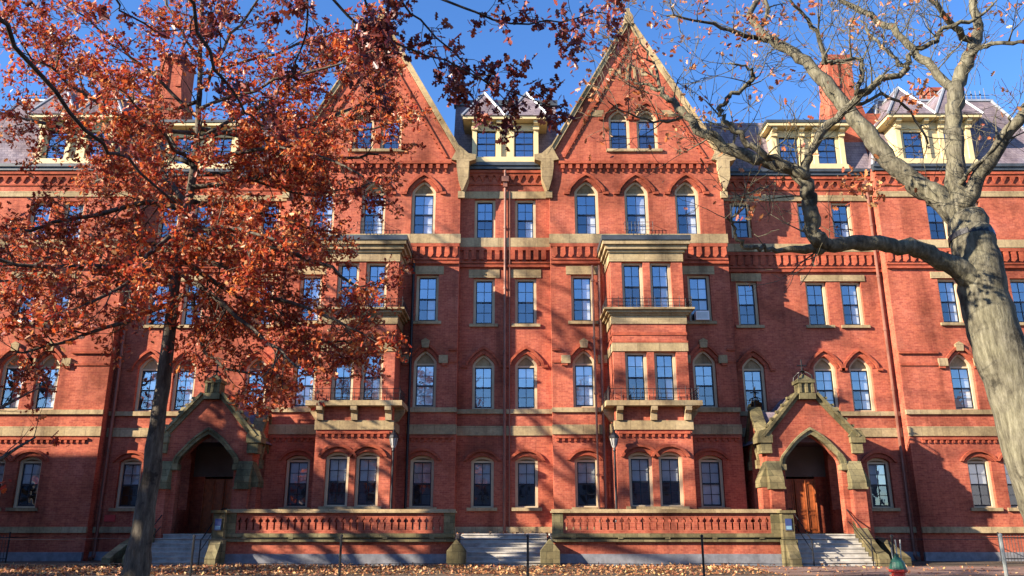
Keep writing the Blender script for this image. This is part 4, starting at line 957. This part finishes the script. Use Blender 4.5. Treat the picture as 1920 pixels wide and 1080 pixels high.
LT_TRUNK = [[(-6.59,15,0.04,0.302),(-6.55,15,0.6,0.2452),(-6.52,15,1.26,0.1968),(-6.49,15,2.08,0.1714),(-6.47,15,3.6,0.1323),(-6.46,15,5.01,0.1106),(-6.46,15,6.27,0.0977),(-6.4,15,7.37,0.0839),(-6.36,15,8.52,0.0695),(-6.41,15,9.71,0.0546),(-6.51,15,10.95,0.0445),(-6.68,15,13.04,0.0288)]]
LT_LIMBS = [[(-6.48,15.0,5.53,0.0558),(-7.2,14.67,5.13,0.0428),(-8.04,14.33,4.66,0.0303),(-8.66,14.0,4.39,0.0186)],[(-6.46,15.0,6.06,0.0666),(-7.16,14.7,6.18,0.0575),(-7.56,14.4,6.11,0.0484),(-8.31,14.1,5.99,0.0396),(-9.1,13.8,5.99,0.0313),(-9.68,13.5,6.09,0.0233)],[(-6.5,15.0,5.37,0.0557),(-6.05,14.85,5.7,0.0466),(-5.71,14.7,4.74,0.0368),(-5.2,14.55,4.21,0.0277),(-4.37,14.4,4.09,0.019)],[(-6.41,15.0,6.6,0.0621),(-5.46,14.75,6.2,0.0506),(-4.43,14.5,5.55,0.0394),(-3.46,14.25,5.13,0.0288),(-2.63,14.0,4.73,0.0188)],[(-6.42,15.0,7.15,0.0627),(-5.44,15.12,6.86,0.0524),(-4.2,15.25,6.57,0.042),(-3.36,15.38,6.23,0.0315),(-2.84,15.5,5.88,0.0211)],[(-6.41,15.0,7.49,0.063),(-7.2,14.88,7.55,0.0522),(-8.04,14.75,7.28,0.0412),(-9.15,14.62,6.9,0.0305),(-10.1,14.5,6.96,0.0202)],[(-6.37,15.0,7.94,0.0529),(-5.41,15.0,8.06,0.0451),(-4.47,15.0,8.29,0.0373),(-3.42,15.0,8.52,0.0294),(-2.68,15.0,8.64,0.0214)],[(-6.38,15.0,8.4,0.0534),(-7.19,15.0,8.75,0.0456),(-8.3,15.0,8.99,0.0377),(-9.54,15.0,9.35,0.0298),(-10.78,15.0,9.59,0.0218)],[(-6.4,15.0,8.99,0.0431),(-5.69,15.12,9.47,0.0369),(-4.9,15.25,10.03,0.0306),(-4.08,15.38,10.8,0.0241),(-3.11,15.5,11.39,0.0173)],[(-6.41,15.0,9.47,0.0435),(-7.11,14.67,10.13,0.0341),(-7.91,14.33,10.77,0.0249),(-8.67,14.0,11.28,0.0159)],[(-6.44,15.0,10.07,0.0384),(-5.96,14.83,10.97,0.0313),(-5.42,14.67,11.74,0.024),(-4.9,14.5,12.66,0.0167)],[(-6.49,15.0,10.7,0.0333),(-7.1,15.0,11.72,0.0254),(-7.6,15.0,13.04,0.0173)],[(-6.45,15.0,6.93,0.0572),(-5.52,13.93,6.65,0.042),(-4.56,12.87,6.25,0.0283),(-3.59,11.8,5.68,0.0163)],[(-6.42,15.0,7.6,0.0526),(-7.61,16.27,8.73,0.0461),(-8.84,17.53,9.43,0.0373),(-10.37,18.8,9.72,0.0266)],[(-6.42,15.0,8.52,0.0481),(-6.28,13.93,8.24,0.0366),(-6.13,12.87,8.13,0.0263),(-6.2,11.8,8.15,0.0172)],[(-6.41,15.0,7.04,0.0573),(-6.38,14.0,6.36,0.0419),(-6.38,13.0,5.36,0.0281),(-6.5,12.0,4.72,0.0162)],[(-6.45,15.0,6.49,0.0568),(-5.53,16.0,5.91,0.047),(-4.56,17.0,5.48,0.0361),(-3.59,18.0,5.22,0.024)],[(-6.41,15.0,9.23,0.0487),(-5.12,15.5,9.24,0.0418),(-4.16,16.0,9.87,0.0347),(-3.37,16.5,10.66,0.0271),(-2.87,17.0,11.5,0.0187)],[(-6.41,15.0,7.66,0.0527),(-5.54,15.83,7.82,0.0444),(-4.64,16.67,7.78,0.0348),(-3.88,17.5,7.83,0.0243)],[(-6.38,15.0,8.4,0.048),(-4.98,14.5,8.51,0.0381),(-3.7,14.0,8.16,0.0283),(-2.68,13.5,7.5,0.0191)],[(-6.43,15.0,9.83,0.0437),(-7.63,15.67,10.07,0.0361),(-9.36,16.33,11.11,0.028),(-11.13,17.0,12.35,0.019)],[(-6.43,15.0,6.71,0.057),(-7.89,15.83,7.12,0.0475),(-9.65,16.67,7.17,0.0364),(-11.12,17.5,6.82,0.0239)],[(-6.42,15.0,9.11,0.0486),(-7.27,14.17,8.91,0.0358),(-8.11,13.33,9.23,0.0244),(-8.57,12.5,9.58,0.014)],[(-6.48,15.0,6.27,0.0566),(-5.24,14.33,5.35,0.042),(-4.2,13.67,4.51,0.0289),(-3.44,13.0,3.92,0.0172)],[(-6.41,15.0,9.65,0.0381),(-5.16,14.67,9.94,0.0304),(-3.91,14.33,10.17,0.0229),(-2.7,14.0,10.38,0.0156)],[(-6.38,15.0,8.97,0.0431),(-5.14,14.83,9.14,0.0339),(-3.8,14.67,8.94,0.0246),(-2.36,14.5,9.08,0.0157)],[(-6.37,15.0,8.29,0.0426),(-5.24,15.43,8.25,0.0346),(-4.13,15.87,8.13,0.0261),(-3.0,16.3,8.62,0.0173)],[(-6.47,15.0,10.45,0.0331),(-5.45,15.33,11.03,0.0284),(-4.21,15.67,11.77,0.0234),(-3.36,16.0,12.26,0.018)],[(-6.42,15.0,7.1,0.0522),(-5.51,15.12,6.42,0.0442),(-4.63,15.25,5.38,0.036),(-3.8,15.38,4.89,0.0282),(-3.11,15.5,4.91,0.0207)]]
OT_LIMBS = [[(-8.6,7.4,6.0,0.2),(-7.6,7.6,8.2,0.17),(-6.6,8.5,7.74,0.0582),(-6.7,9.3,7.79,0.0552),(-6.36,10.1,7.27,0.0503),(-6.02,10.9,6.86,0.0446),(-6.01,11.7,6.97,0.0384),(-5.53,12.5,6.58,0.0307)],[(-8.6,7.4,7.0,0.2),(-7.0,7.6,9.4,0.14),(-4.19,8.5,7.89,0.0422),(-3.97,9.0,7.47,0.037),(-3.77,9.5,7.09,0.0314),(-3.63,10.0,6.89,0.0254),(-3.45,10.5,6.91,0.0189)],[(-8.6,7.4,8.2,0.18),(-6.0,7.8,10.4,0.14),(-3.6,8.0,9.4,0.1),(-2.61,8.5,8.04,0.0326),(-2.06,8.8,7.61,0.0285),(-1.49,9.1,7.39,0.0244),(-0.91,9.4,7.34,0.0202),(-0.21,9.7,7.12,0.0156),(0.58,10.0,6.93,0.0109)],[(-8.6,7.4,8.8,0.18),(-5.0,7.8,11.2,0.13),(-2.6,8.2,9.8,0.09),(-1.32,8.6,8.12,0.0297),(-0.67,8.85,7.72,0.0251),(0.0,9.1,7.66,0.0205),(0.63,9.35,7.91,0.0158),(1.3,9.6,8.16,0.0109)],[(-6.0,7.8,10.4,0.1),(-4.2,8.2,9.0,0.06),(-2.75,9.0,8.26,0.0275),(-2.74,9.5,7.81,0.0225),(-3.06,10.0,7.46,0.0172),(-3.52,10.5,7.33,0.0115)],[(-8.6,7.4,7.6,0.16),(-6.6,7.6,9.3,0.1),(-5.38,9.0,8.34,0.0276),(-5.23,9.5,8.14,0.0227),(-4.94,10.0,8.14,0.0175),(-4.64,10.5,8.47,0.0118)],[(-6.0,7.8,10.4,0.1),(-4.2,8.2,9.4,0.06),(-2.21,9.0,8.42,0.0276),(-1.81,9.27,7.89,0.0221),(-1.63,9.53,7.58,0.0165),(-1.87,9.8,7.26,0.0108)],[(-3.6,8.0,9.4,0.08),(-1.83,9.2,8.41,0.0281),(-1.23,9.63,8.06,0.0229),(-0.6,10.07,7.67,0.0174),(-0.08,10.5,7.33,0.0115)]]
OT_TRUNK = [[(-8.8,7.2,-0.1,0.5),(-8.75,7.25,0.6,0.38),(-8.7,7.3,3,0.32),(-8.6,7.4,6,0.28),(-8.6,7.4,8.2,0.24),(-8.5,7.4,10.5,0.18),(-8.4,7.3,14,0.1)]]
RT_TRUNK = [[(7.94,12,0.06,0.5453),(7.84,12,0.53,0.4488),(7.74,12,1.38,0.4206),(7.61,12,2.11,0.4013),(7.44,12,3.34,0.3816),(7.26,12,4.31,0.362),(7.2,12,4.98,0.343),(7.18,12,5.58,0.3186),(7.19,12.1,6.15,0.287)]]
RT_LIMBS = [[(7.24,12.0,4.81,0.2522),(6.94,11.91,5.16,0.228),(6.54,11.82,5.37,0.1868),(6.11,11.72,5.5,0.1617),(5.63,11.63,5.56,0.1487),(5.11,11.54,5.53,0.1436),(4.62,11.45,5.46,0.1265),(4.31,11.35,5.39,0.0862),(3.96,11.26,5.33,0.0544),(3.62,11.17,5.33,0.0463),(3.37,11.08,5.33,0.0421),(3.21,10.98,5.41,0.0342),(3.14,10.89,5.6,0.0228),(3.02,10.8,5.69,0.0151)],[(4.54,11.05,5.34,0.1145),(4.35,10.98,5.41,0.1445),(4.28,10.91,5.61,0.1519),(4.24,10.84,5.87,0.1444),(4.2,10.77,6.12,0.1368),(4.13,10.7,6.36,0.1216)],[(4.16,10.7,6.26,0.1062),(3.94,10.66,6.39,0.0834),(3.64,10.62,6.53,0.0644),(3.34,10.57,6.71,0.0569),(3.13,10.53,6.91,0.0532),(2.98,10.49,7.11,0.0456),(2.98,10.45,7.22,0.0418),(3.1,10.41,7.36,0.0418),(3.34,10.37,7.48,0.038),(3.42,10.32,7.57,0.0341),(3.4,10.28,7.69,0.0303),(3.25,10.24,7.74,0.0227),(3.06,10.2,7.75,0.0151)],[(4.2,10.75,6.24,0.1294),(3.93,10.83,6.47,0.1233),(3.58,10.92,6.62,0.1168),(3.23,11.0,6.82,0.1063),(2.87,11.08,7.12,0.0958),(2.63,11.17,7.48,0.081),(2.48,11.25,7.75,0.0615),(2.29,11.33,7.98,0.0415),(2.09,11.42,8.14,0.0251),(1.78,11.5,8.28,0.0169)],[(4.14,10.7,6.3,0.0911),(4.25,10.63,6.57,0.0798),(4.45,10.56,6.91,0.0761),(4.8,10.49,7.21,0.0724),(5.2,10.42,7.56,0.065),(5.63,10.35,7.76,0.0573),(5.71,10.28,8.0,0.0458),(5.99,10.21,8.09,0.0456),(6.17,10.14,8.3,0.0418),(6.59,10.07,8.39,0.0303),(6.81,10.0,8.62,0.0227)],[(7.19,12.0,5.93,0.2585),(7.04,12.13,6.27,0.2376),(6.78,12.27,6.66,0.216),(6.42,12.4,7.06,0.2023),(6.19,12.53,7.58,0.1885),(5.97,12.67,8.11,0.1739),(5.7,12.8,8.73,0.159),(5.45,12.93,9.23,0.1429),(5.14,13.07,9.73,0.1261),(4.78,13.2,10.09,0.1083),(4.58,13.33,10.47,0.09),(4.57,13.47,10.91,0.0712),(4.98,13.6,11.6,0.0467)],[(7.16,12.0,5.98,0.2421),(7.11,12.04,6.49,0.2033),(7.14,12.09,7.06,0.1806),(7.22,12.13,7.65,0.1747),(7.33,12.18,8.16,0.1638),(7.56,12.22,8.69,0.1527),(7.86,12.27,9.28,0.1367),(8.07,12.31,9.67,0.1106),(8.1,12.36,10.13,0.0933),(8.17,12.4,10.82,0.0664)],[(7.11,12.0,6.29,0.1849),(7.33,11.8,6.75,0.1505),(7.58,11.6,7.15,0.133),(7.89,11.4,7.6,0.1116),(8.29,11.2,7.99,0.0903)],[(7.4,12.2,8.42,0.0981),(7.21,12.36,8.99,0.0912),(7.0,12.52,9.47,0.0884),(6.76,12.68,9.97,0.0808),(6.39,12.84,10.45,0.0678),(6.02,13.0,10.86,0.0493)],[(7.96,12.3,9.46,0.0734),(7.51,12.07,9.61,0.0679),(7.16,11.83,9.76,0.0581),(6.84,11.6,10.01,0.0397)],[(7.67,12.3,9.04,0.0637),(7.86,11.97,9.18,0.0579),(7.98,11.63,9.02,0.0434),(8.21,11.3,8.81,0.0337)],[(5.27,10.4,7.57,0.0343),(4.89,10.3,7.35,0.0452),(4.93,10.2,7.54,0.0413),(4.83,10.1,7.76,0.0337),(4.44,10.0,7.65,0.0296),(4.29,9.9,7.64,0.022),(4.34,9.8,7.76,0.0182)],[(5.66,10.3,7.73,0.038),(5.5,10.47,8.05,0.0349),(5.4,10.63,8.45,0.0278),(5.32,10.8,8.86,0.0203)],[(5.71,13.2,9.59,0.0683),(5.55,13.0,10.13,0.0535),(5.22,12.8,10.44,0.0386),(4.89,12.6,10.74,0.024)],[(4.8,13.4,10.22,0.07),(4.13,13.13,10.22,0.0492),(3.48,12.87,10.26,0.0338),(2.75,12.6,10.19,0.0237)],[(4.7,13.5,10.46,0.0505),(4.9,13.5,11.05,0.046),(4.54,13.5,11.64,0.0258)],[(2.36,11.5,8.06,0.0379),(2.25,11.5,8.55,0.0255),(2.06,11.5,8.94,0.0171),(1.9,11.5,9.33,0.013)],[(2.69,11.4,7.6,0.0372),(2.28,11.27,7.39,0.0244),(1.78,11.13,7.46,0.0161),(1.44,11.0,7.61,0.012)],[(4.76,10.4,7.15,0.0378),(5.31,10.53,7.44,0.0308),(5.81,10.67,7.25,0.0232),(6.04,10.8,6.81,0.0194)],[(7.06,11.9,6.66,0.0505),(7.32,11.67,6.96,0.0333),(7.57,11.43,7.3,0.0247),(7.59,11.2,7.49,0.0162)],[(3.11,10.8,5.57,0.0226),(3.27,10.73,5.82,0.0226),(3.3,10.67,5.96,0.0188),(3.59,10.6,6.05,0.0112)]]
CLUSTERS = [(1.98,8.12,11.5,39,0.1),(1.87,8.5,11.5,25,0.1),(2.14,8.84,11.5,18,0.1),(1.65,9.2,11.6,25,0.12),(2.44,9.78,12,18,0.12),(3.31,10.34,12.5,25,0.12),(0.99,8.37,11.2,18,0.14),(1.06,7.72,11.2,16,0.12),(0.84,8.94,11.2,16,0.14),(1.48,9.53,11.5,18,0.14),(4.19,10.33,12.8,28,0.13),(4.58,10.19,13,28,0.12),(3.92,9.89,12.8,18,0.12),(5.77,9.62,12,25,0.08),(5.39,10.34,12.5,16,0.08),(4.82,6.05,10.5,46,0.12),(5.03,5.89,10.5,21,0.08),(3.43,5.89,10.6,16,0.07),(3.26,5.65,10.6,12,0.06),(5.63,7.22,10.3,21,0.07),(5.77,7.43,10.3,14,0.07),(3.85,8.06,11,14,0.1),(4.71,6.05,10.6,18,0.1),(4.95,10.3,12.6,14,0.15),(7.54,9.09,11,14,0.2),(7.55,7.7,11,10,0.15),(2.05,6.82,11,9,0.2),(2.58,9.06,12,14,0.15),(2.88,6.39,11,9,0.25),(1.34,6.99,11,7,0.2),(1.24,8.99,11,18,0.12)]

# ---- russet oak before the left porch
def left_tree():
    t = Tree(11); t.dk = 2.1; root = thing('oak_tree', 'slender oak full of russet leaves standing before the left porch', 'tree', (LT_TRUNK[0][0][0], 15, 0))
    for L_ in LT_TRUNK:
        P, R_ = t.limb(L_, 12, .008, 4, .05)
        t.spawn(P, R_, 1, 3.0, 1.1, .55, 9, .1, (35, 80), 2, .45)
    for L_ in LT_LIMBS:
        P, R_ = t.limb(L_, 6, .03, 3)
        t.spawn(P, R_, 1, 5.0, 1.1, .12, 14, .0, (30, 75), 2, .48)
    loc = Vector(root.location)
    tr = t.mb.build('trunk', 'bark_dark', root, -loc, True, False)
    a = [p for i, p in enumerate(t.leaf) if i % 7]; b = [p for i, p in enumerate(t.leaf) if i % 7 == 0]
    c = leaves_object('crown', a, .087, 'leaf_red', root, 1); c.location = -loc
    c = leaves_object('crown', b, .10, 'leaf_orange', root, 2); c.location = -loc
    print('left leaves', len(t.leaf), 'wood faces', len(t.mb.f))
left_tree()
# ---- dark red oak reaching in from the left, trunk outside the view
def over_tree():
    t = Tree(23); root = thing('oak_tree', 'dark red oak whose boughs hang in from the top left corner', 'tree', (-8.8, 7.2, 0))
    for L_ in OT_TRUNK: t.limb(L_, 12, .01, 4, .05)
    for k, L_ in enumerate(OT_LIMBS):
        P, R_ = t.limb([(a_, b_, c_, d_ * .62) for a_, b_, c_, d_ in L_], 7, .03, 3)
        dens = (1.2, 1.4, 5.2, 4.2, 2.6, 2.6, 2.8, 5.0)[k]
        t.spawn(P, R_, 1, dens, .6, (.35, .5, .45, .5, .4, .4, .4, 0.25)[k], 9, -.12, (30, 75), 2, .5)
    loc = Vector(root.location)
    t.mb.build('trunk', 'bark_black', root, -loc, True, False)
    c = leaves_object('crown', t.leaf, .115, 'leaf_dark', root, 3); c.location = -loc
    print('over leaves', len(t.leaf))
over_tree()
# ---- big pale barked tree at the right, almost bare
def right_tree():
    t = Tree(37); root = thing('big_bare_tree', 'massive pale grey tree with sprawling almost bare limbs at the right', 'tree', (RT_TRUNK[0][0][0], 12, 0))
    t.dk = 1.25
    for L_ in RT_TRUNK:
        P, R_ = t.limb(L_, 20, .012, 5, .03)
    for k, L_ in enumerate(RT_LIMBS):
        P, R_ = t.limb([(a_, b_, c_, d_ * .78) for a_, b_, c_, d_ in L_], 10, .02, 4, .10)
        big = R_[0] > .12
        t.spawn(P, R_, 1, 1.9 if big else 4.2, .95, .4 if big else .15, 3.5 if k in (3, 5, 8, 14, 15, 13, 16, 17) else 1.4, .12, (30, 80), 3, .6, .30)
    P0 = Vector(P[0])
    loc = Vector(root.location)
    # collar strap and knots on the trunk
    t.mb.build('trunk', 'bark_pale', root, -loc, True, False)
    q = MB(); a = Vector(RT_TRUNK[0][-1][:3]); b_ = Vector(RT_TRUNK[0][-2][:3]); d = (a - b_).normalized(); c_ = a.lerp(b_, .62); rr = RT_TRUNK[0][-1][3] * .38 + RT_TRUNK[0][-2][3] * .62
    q.tube([c_ - d * .05, c_ + d * .05], [rr * 1.09, rr * 1.06], 20); o = q.build('strap', 'iron', root, -loc)
    c = leaves_object('crown', t.leaf, .085, 'leaf_orange', root, 5); c.location = -loc
    # clusters of leaves still hanging on
    r = random.Random(4); cl = []
    for (x, z, y, n, sp) in CLUSTERS:
        for _ in range(n): cl.append((x + r.gauss(0, sp), y + r.gauss(0, sp), z + r.gauss(0, sp)))
    c = leaves_object('crown', cl, .095, 'leaf_orange', root, 6); c.location = -loc
    print('right leaves', len(t.leaf), len(cl))
right_tree()

# ---- things outside the view to the left whose shadows fall on the hall
def shade_tree(x, y, h, r0, seed, label, leafn, spread=1.0):
    t = Tree(seed); t.dk = 1.1; t.scatter = .12
    root = thing('yard_tree', label, 'tree', (x, y, 0), 'trees of the yard beyond the left edge')
    P, R_ = t.limb([(0, 0, 0, r0 * 1.3), (0, 0, 1, r0), (.2, .1, h * .45, r0 * .75), (.1, .3, h * .8, r0 * .4), (0, .2, h, .04)], 10, .02, 4)
    NL = 13 if leafn else 26
    for k in range(NL):
        f = .35 + .6 * k / NL; a = k * 2.4; i = int(f * (len(P) - 1)); p = P[i]; ln = h * .30 * spread * (1.15 - f * .6)
        d = Vector((math.cos(a), math.sin(a), .55))
        Q, RQ = t.limb([(*p, R_[i] * .5), (*(p + d * ln * .5 + t.rv() * .2), R_[i] * .35), (*(p + d * ln + t.rv() * .4), .03)], 6, .03, 3)
        t.spawn(Q, RQ, 1, 1.2, 1.9, .2, leafn, .15, (30, 70), 2, .5)
    t.mb.build('trunk', 'bark_dark', root, (0, 0, 0), True, False)
    if t.leaf: leaves_object('crown', t.leaf, .26, 'leaf_red', root, seed)
def far_hall(name, label, x0, x1, y0, y1, h, face):
    """halls round the rest of the yard, outside the view: they close off the horizon and show in the ground floor windows"""
    b = thing(name, label, 'building', ((x0 + x1) / 2, (y0 + y1) / 2, 0), 'halls round the rest of the yard'); cx, cy = (x0 + x1) / 2, (y0 + y1) / 2
    hx, hy = (x1 - x0) / 2, (y1 - y0) / 2
    m = MB(); m.box(-hx, hx, -hy, hy, 0, h); m.build('wall', 'granite', b)  # unseen walls, made grey for the tone of the window reflections
    m = MB()
    if hx > hy: m.hull([(-hx - .4, -hy - .4, h), (hx + .4, -hy - .4, h), (hx + .4, hy + .4, h), (-hx - .4, hy + .4, h), (-hx + hy, 0, h + 3), (hx - hy, 0, h + 3)], [(0, 1, 5, 4), (1, 2, 5), (2, 3, 4, 5), (3, 0, 4), (3, 2, 1, 0)])
    else: m.hull([(-hx - .4, -hy - .4, h), (hx + .4, -hy - .4, h), (hx + .4, hy + .4, h), (-hx - .4, hy + .4, h), (0, -hy + hx, h + 3), (0, hy - hx, h + 3)], [(0, 1, 4), (1, 2, 5, 4), (2, 3, 5), (3, 0, 4, 5), (3, 2, 1, 0)])
    m.build('roof', 'slate', b)
    ln = 2 * hx if face == 'y' else 2 * hy; st = max(3.2, ln / 32); n = int(ln / st)
    wm = MB().box(-.55, .55, 0, .06, 0, 1.9).mesh('window', 'sash')
    cm = MB().box(-.65, .65, -.02, .1, -.2, 0).mesh('sill', 'stone')
    for i in range(n):
        for z in (2.0, 6.0, 10.0):
            if n * 3 > 96: continue
            t = -((2 * hx if face == 'y' else 2 * hy)) / 2 + (i + .5) * st
            o = link('window', wm, b, (t, hy, z) if face == 'y' else (hx, t, z))
            if face == 'x': o.rotation_euler = (0, 0, -math.pi / 2)
            link('sill', cm, o)
far_hall('stone_hall', 'grey stone hall across the lawn behind the viewer, seen only in reflections', -100, 50, -52, -40, 15, 'y')
far_hall('stone_hall', 'grey stone hall closing the right side of the yard, outside the view', 48, 60, -30, 30, 14, '-')
far_hall('stone_hall', 'low grey stone hall closing the left side of the yard, outside the view', -86, -74, -40, 14, 13, 'x')
def neighbour():
    b = thing('brick_hall', 'narrow brick hall beside the left end wing, outside the view', 'building', (-43, 22, 0), 'halls round the rest of the yard')
    m = MB(); m.box(-9, 9.5, 0, 4, 0, 15.0); m.build('wall', 'brick', b)
    m = MB(); m.box(-9.2, 9.7, -.2, 4.2, 15.0, 15.3); m.build('roof', 'slate', b)
neighbour()
shade_tree(-30, 25, 15, .35, 51, 'leafy tree between the halls, outside the left edge of the view', 8)
shade_tree(-26, 22, 29, .45, 52, 'tall half bare tree outside the left edge of the view', 0)
shade_tree(-21, 29.5, 13, .30, 53, 'small thinly leaved tree outside the left edge of the view', 5)
shade_tree(-24, 7.0, 15, .30, 54, 'bushy tree shading the slender oak, outside the left edge of the view', 40, .75)
shade_tree(-18.5, 9.6, 11.5, .25, 55, 'small bushy tree nearest the slender oak, outside the left edge of the view', 34, .8)
shade_tree(-31, 18.5, 29, .5, 56, 'tall bare tree with spreading limbs outside the left edge of the view', 0, 1.1)


# ---- fallen leaves
r = random.Random(8); pts = []
drift = [(r.uniform(-24, 16), r.uniform(26.4, 32.4), r.uniform(.3, 1.5)) for _ in range(120)]
while len(pts) < 17000:
    if r.random() < .55:
        cx, cy, sp = r.choice(drift); x, y = r.gauss(cx, sp * 1.6), r.gauss(cy, sp * .5)
    else: x, y = r.uniform(-26, 22), r.uniform(19, 32.5)
    if y > 32.5 or y < 19 or (22.2 < y < 26.2 and r.random() < .8): continue
    if x > 8.4 and y > 26.2 and r.random() < .93: continue
    if abs(x - HX) < 1.9 and y > 32.0: continue
    pts.append((x, y, r.uniform(.012, .06)))
for _ in range(260): pts.append((r.uniform(-11, 11), r.uniform(33.2, 34.5), 1.17))
o = leaves_object('fallen_leaves', pts, .105, 'leaf_litter', None, 77, True)
tag(o, 'fallen tan leaves lying thick over the lawn before the steps', 'leaves', None, 'stuff')
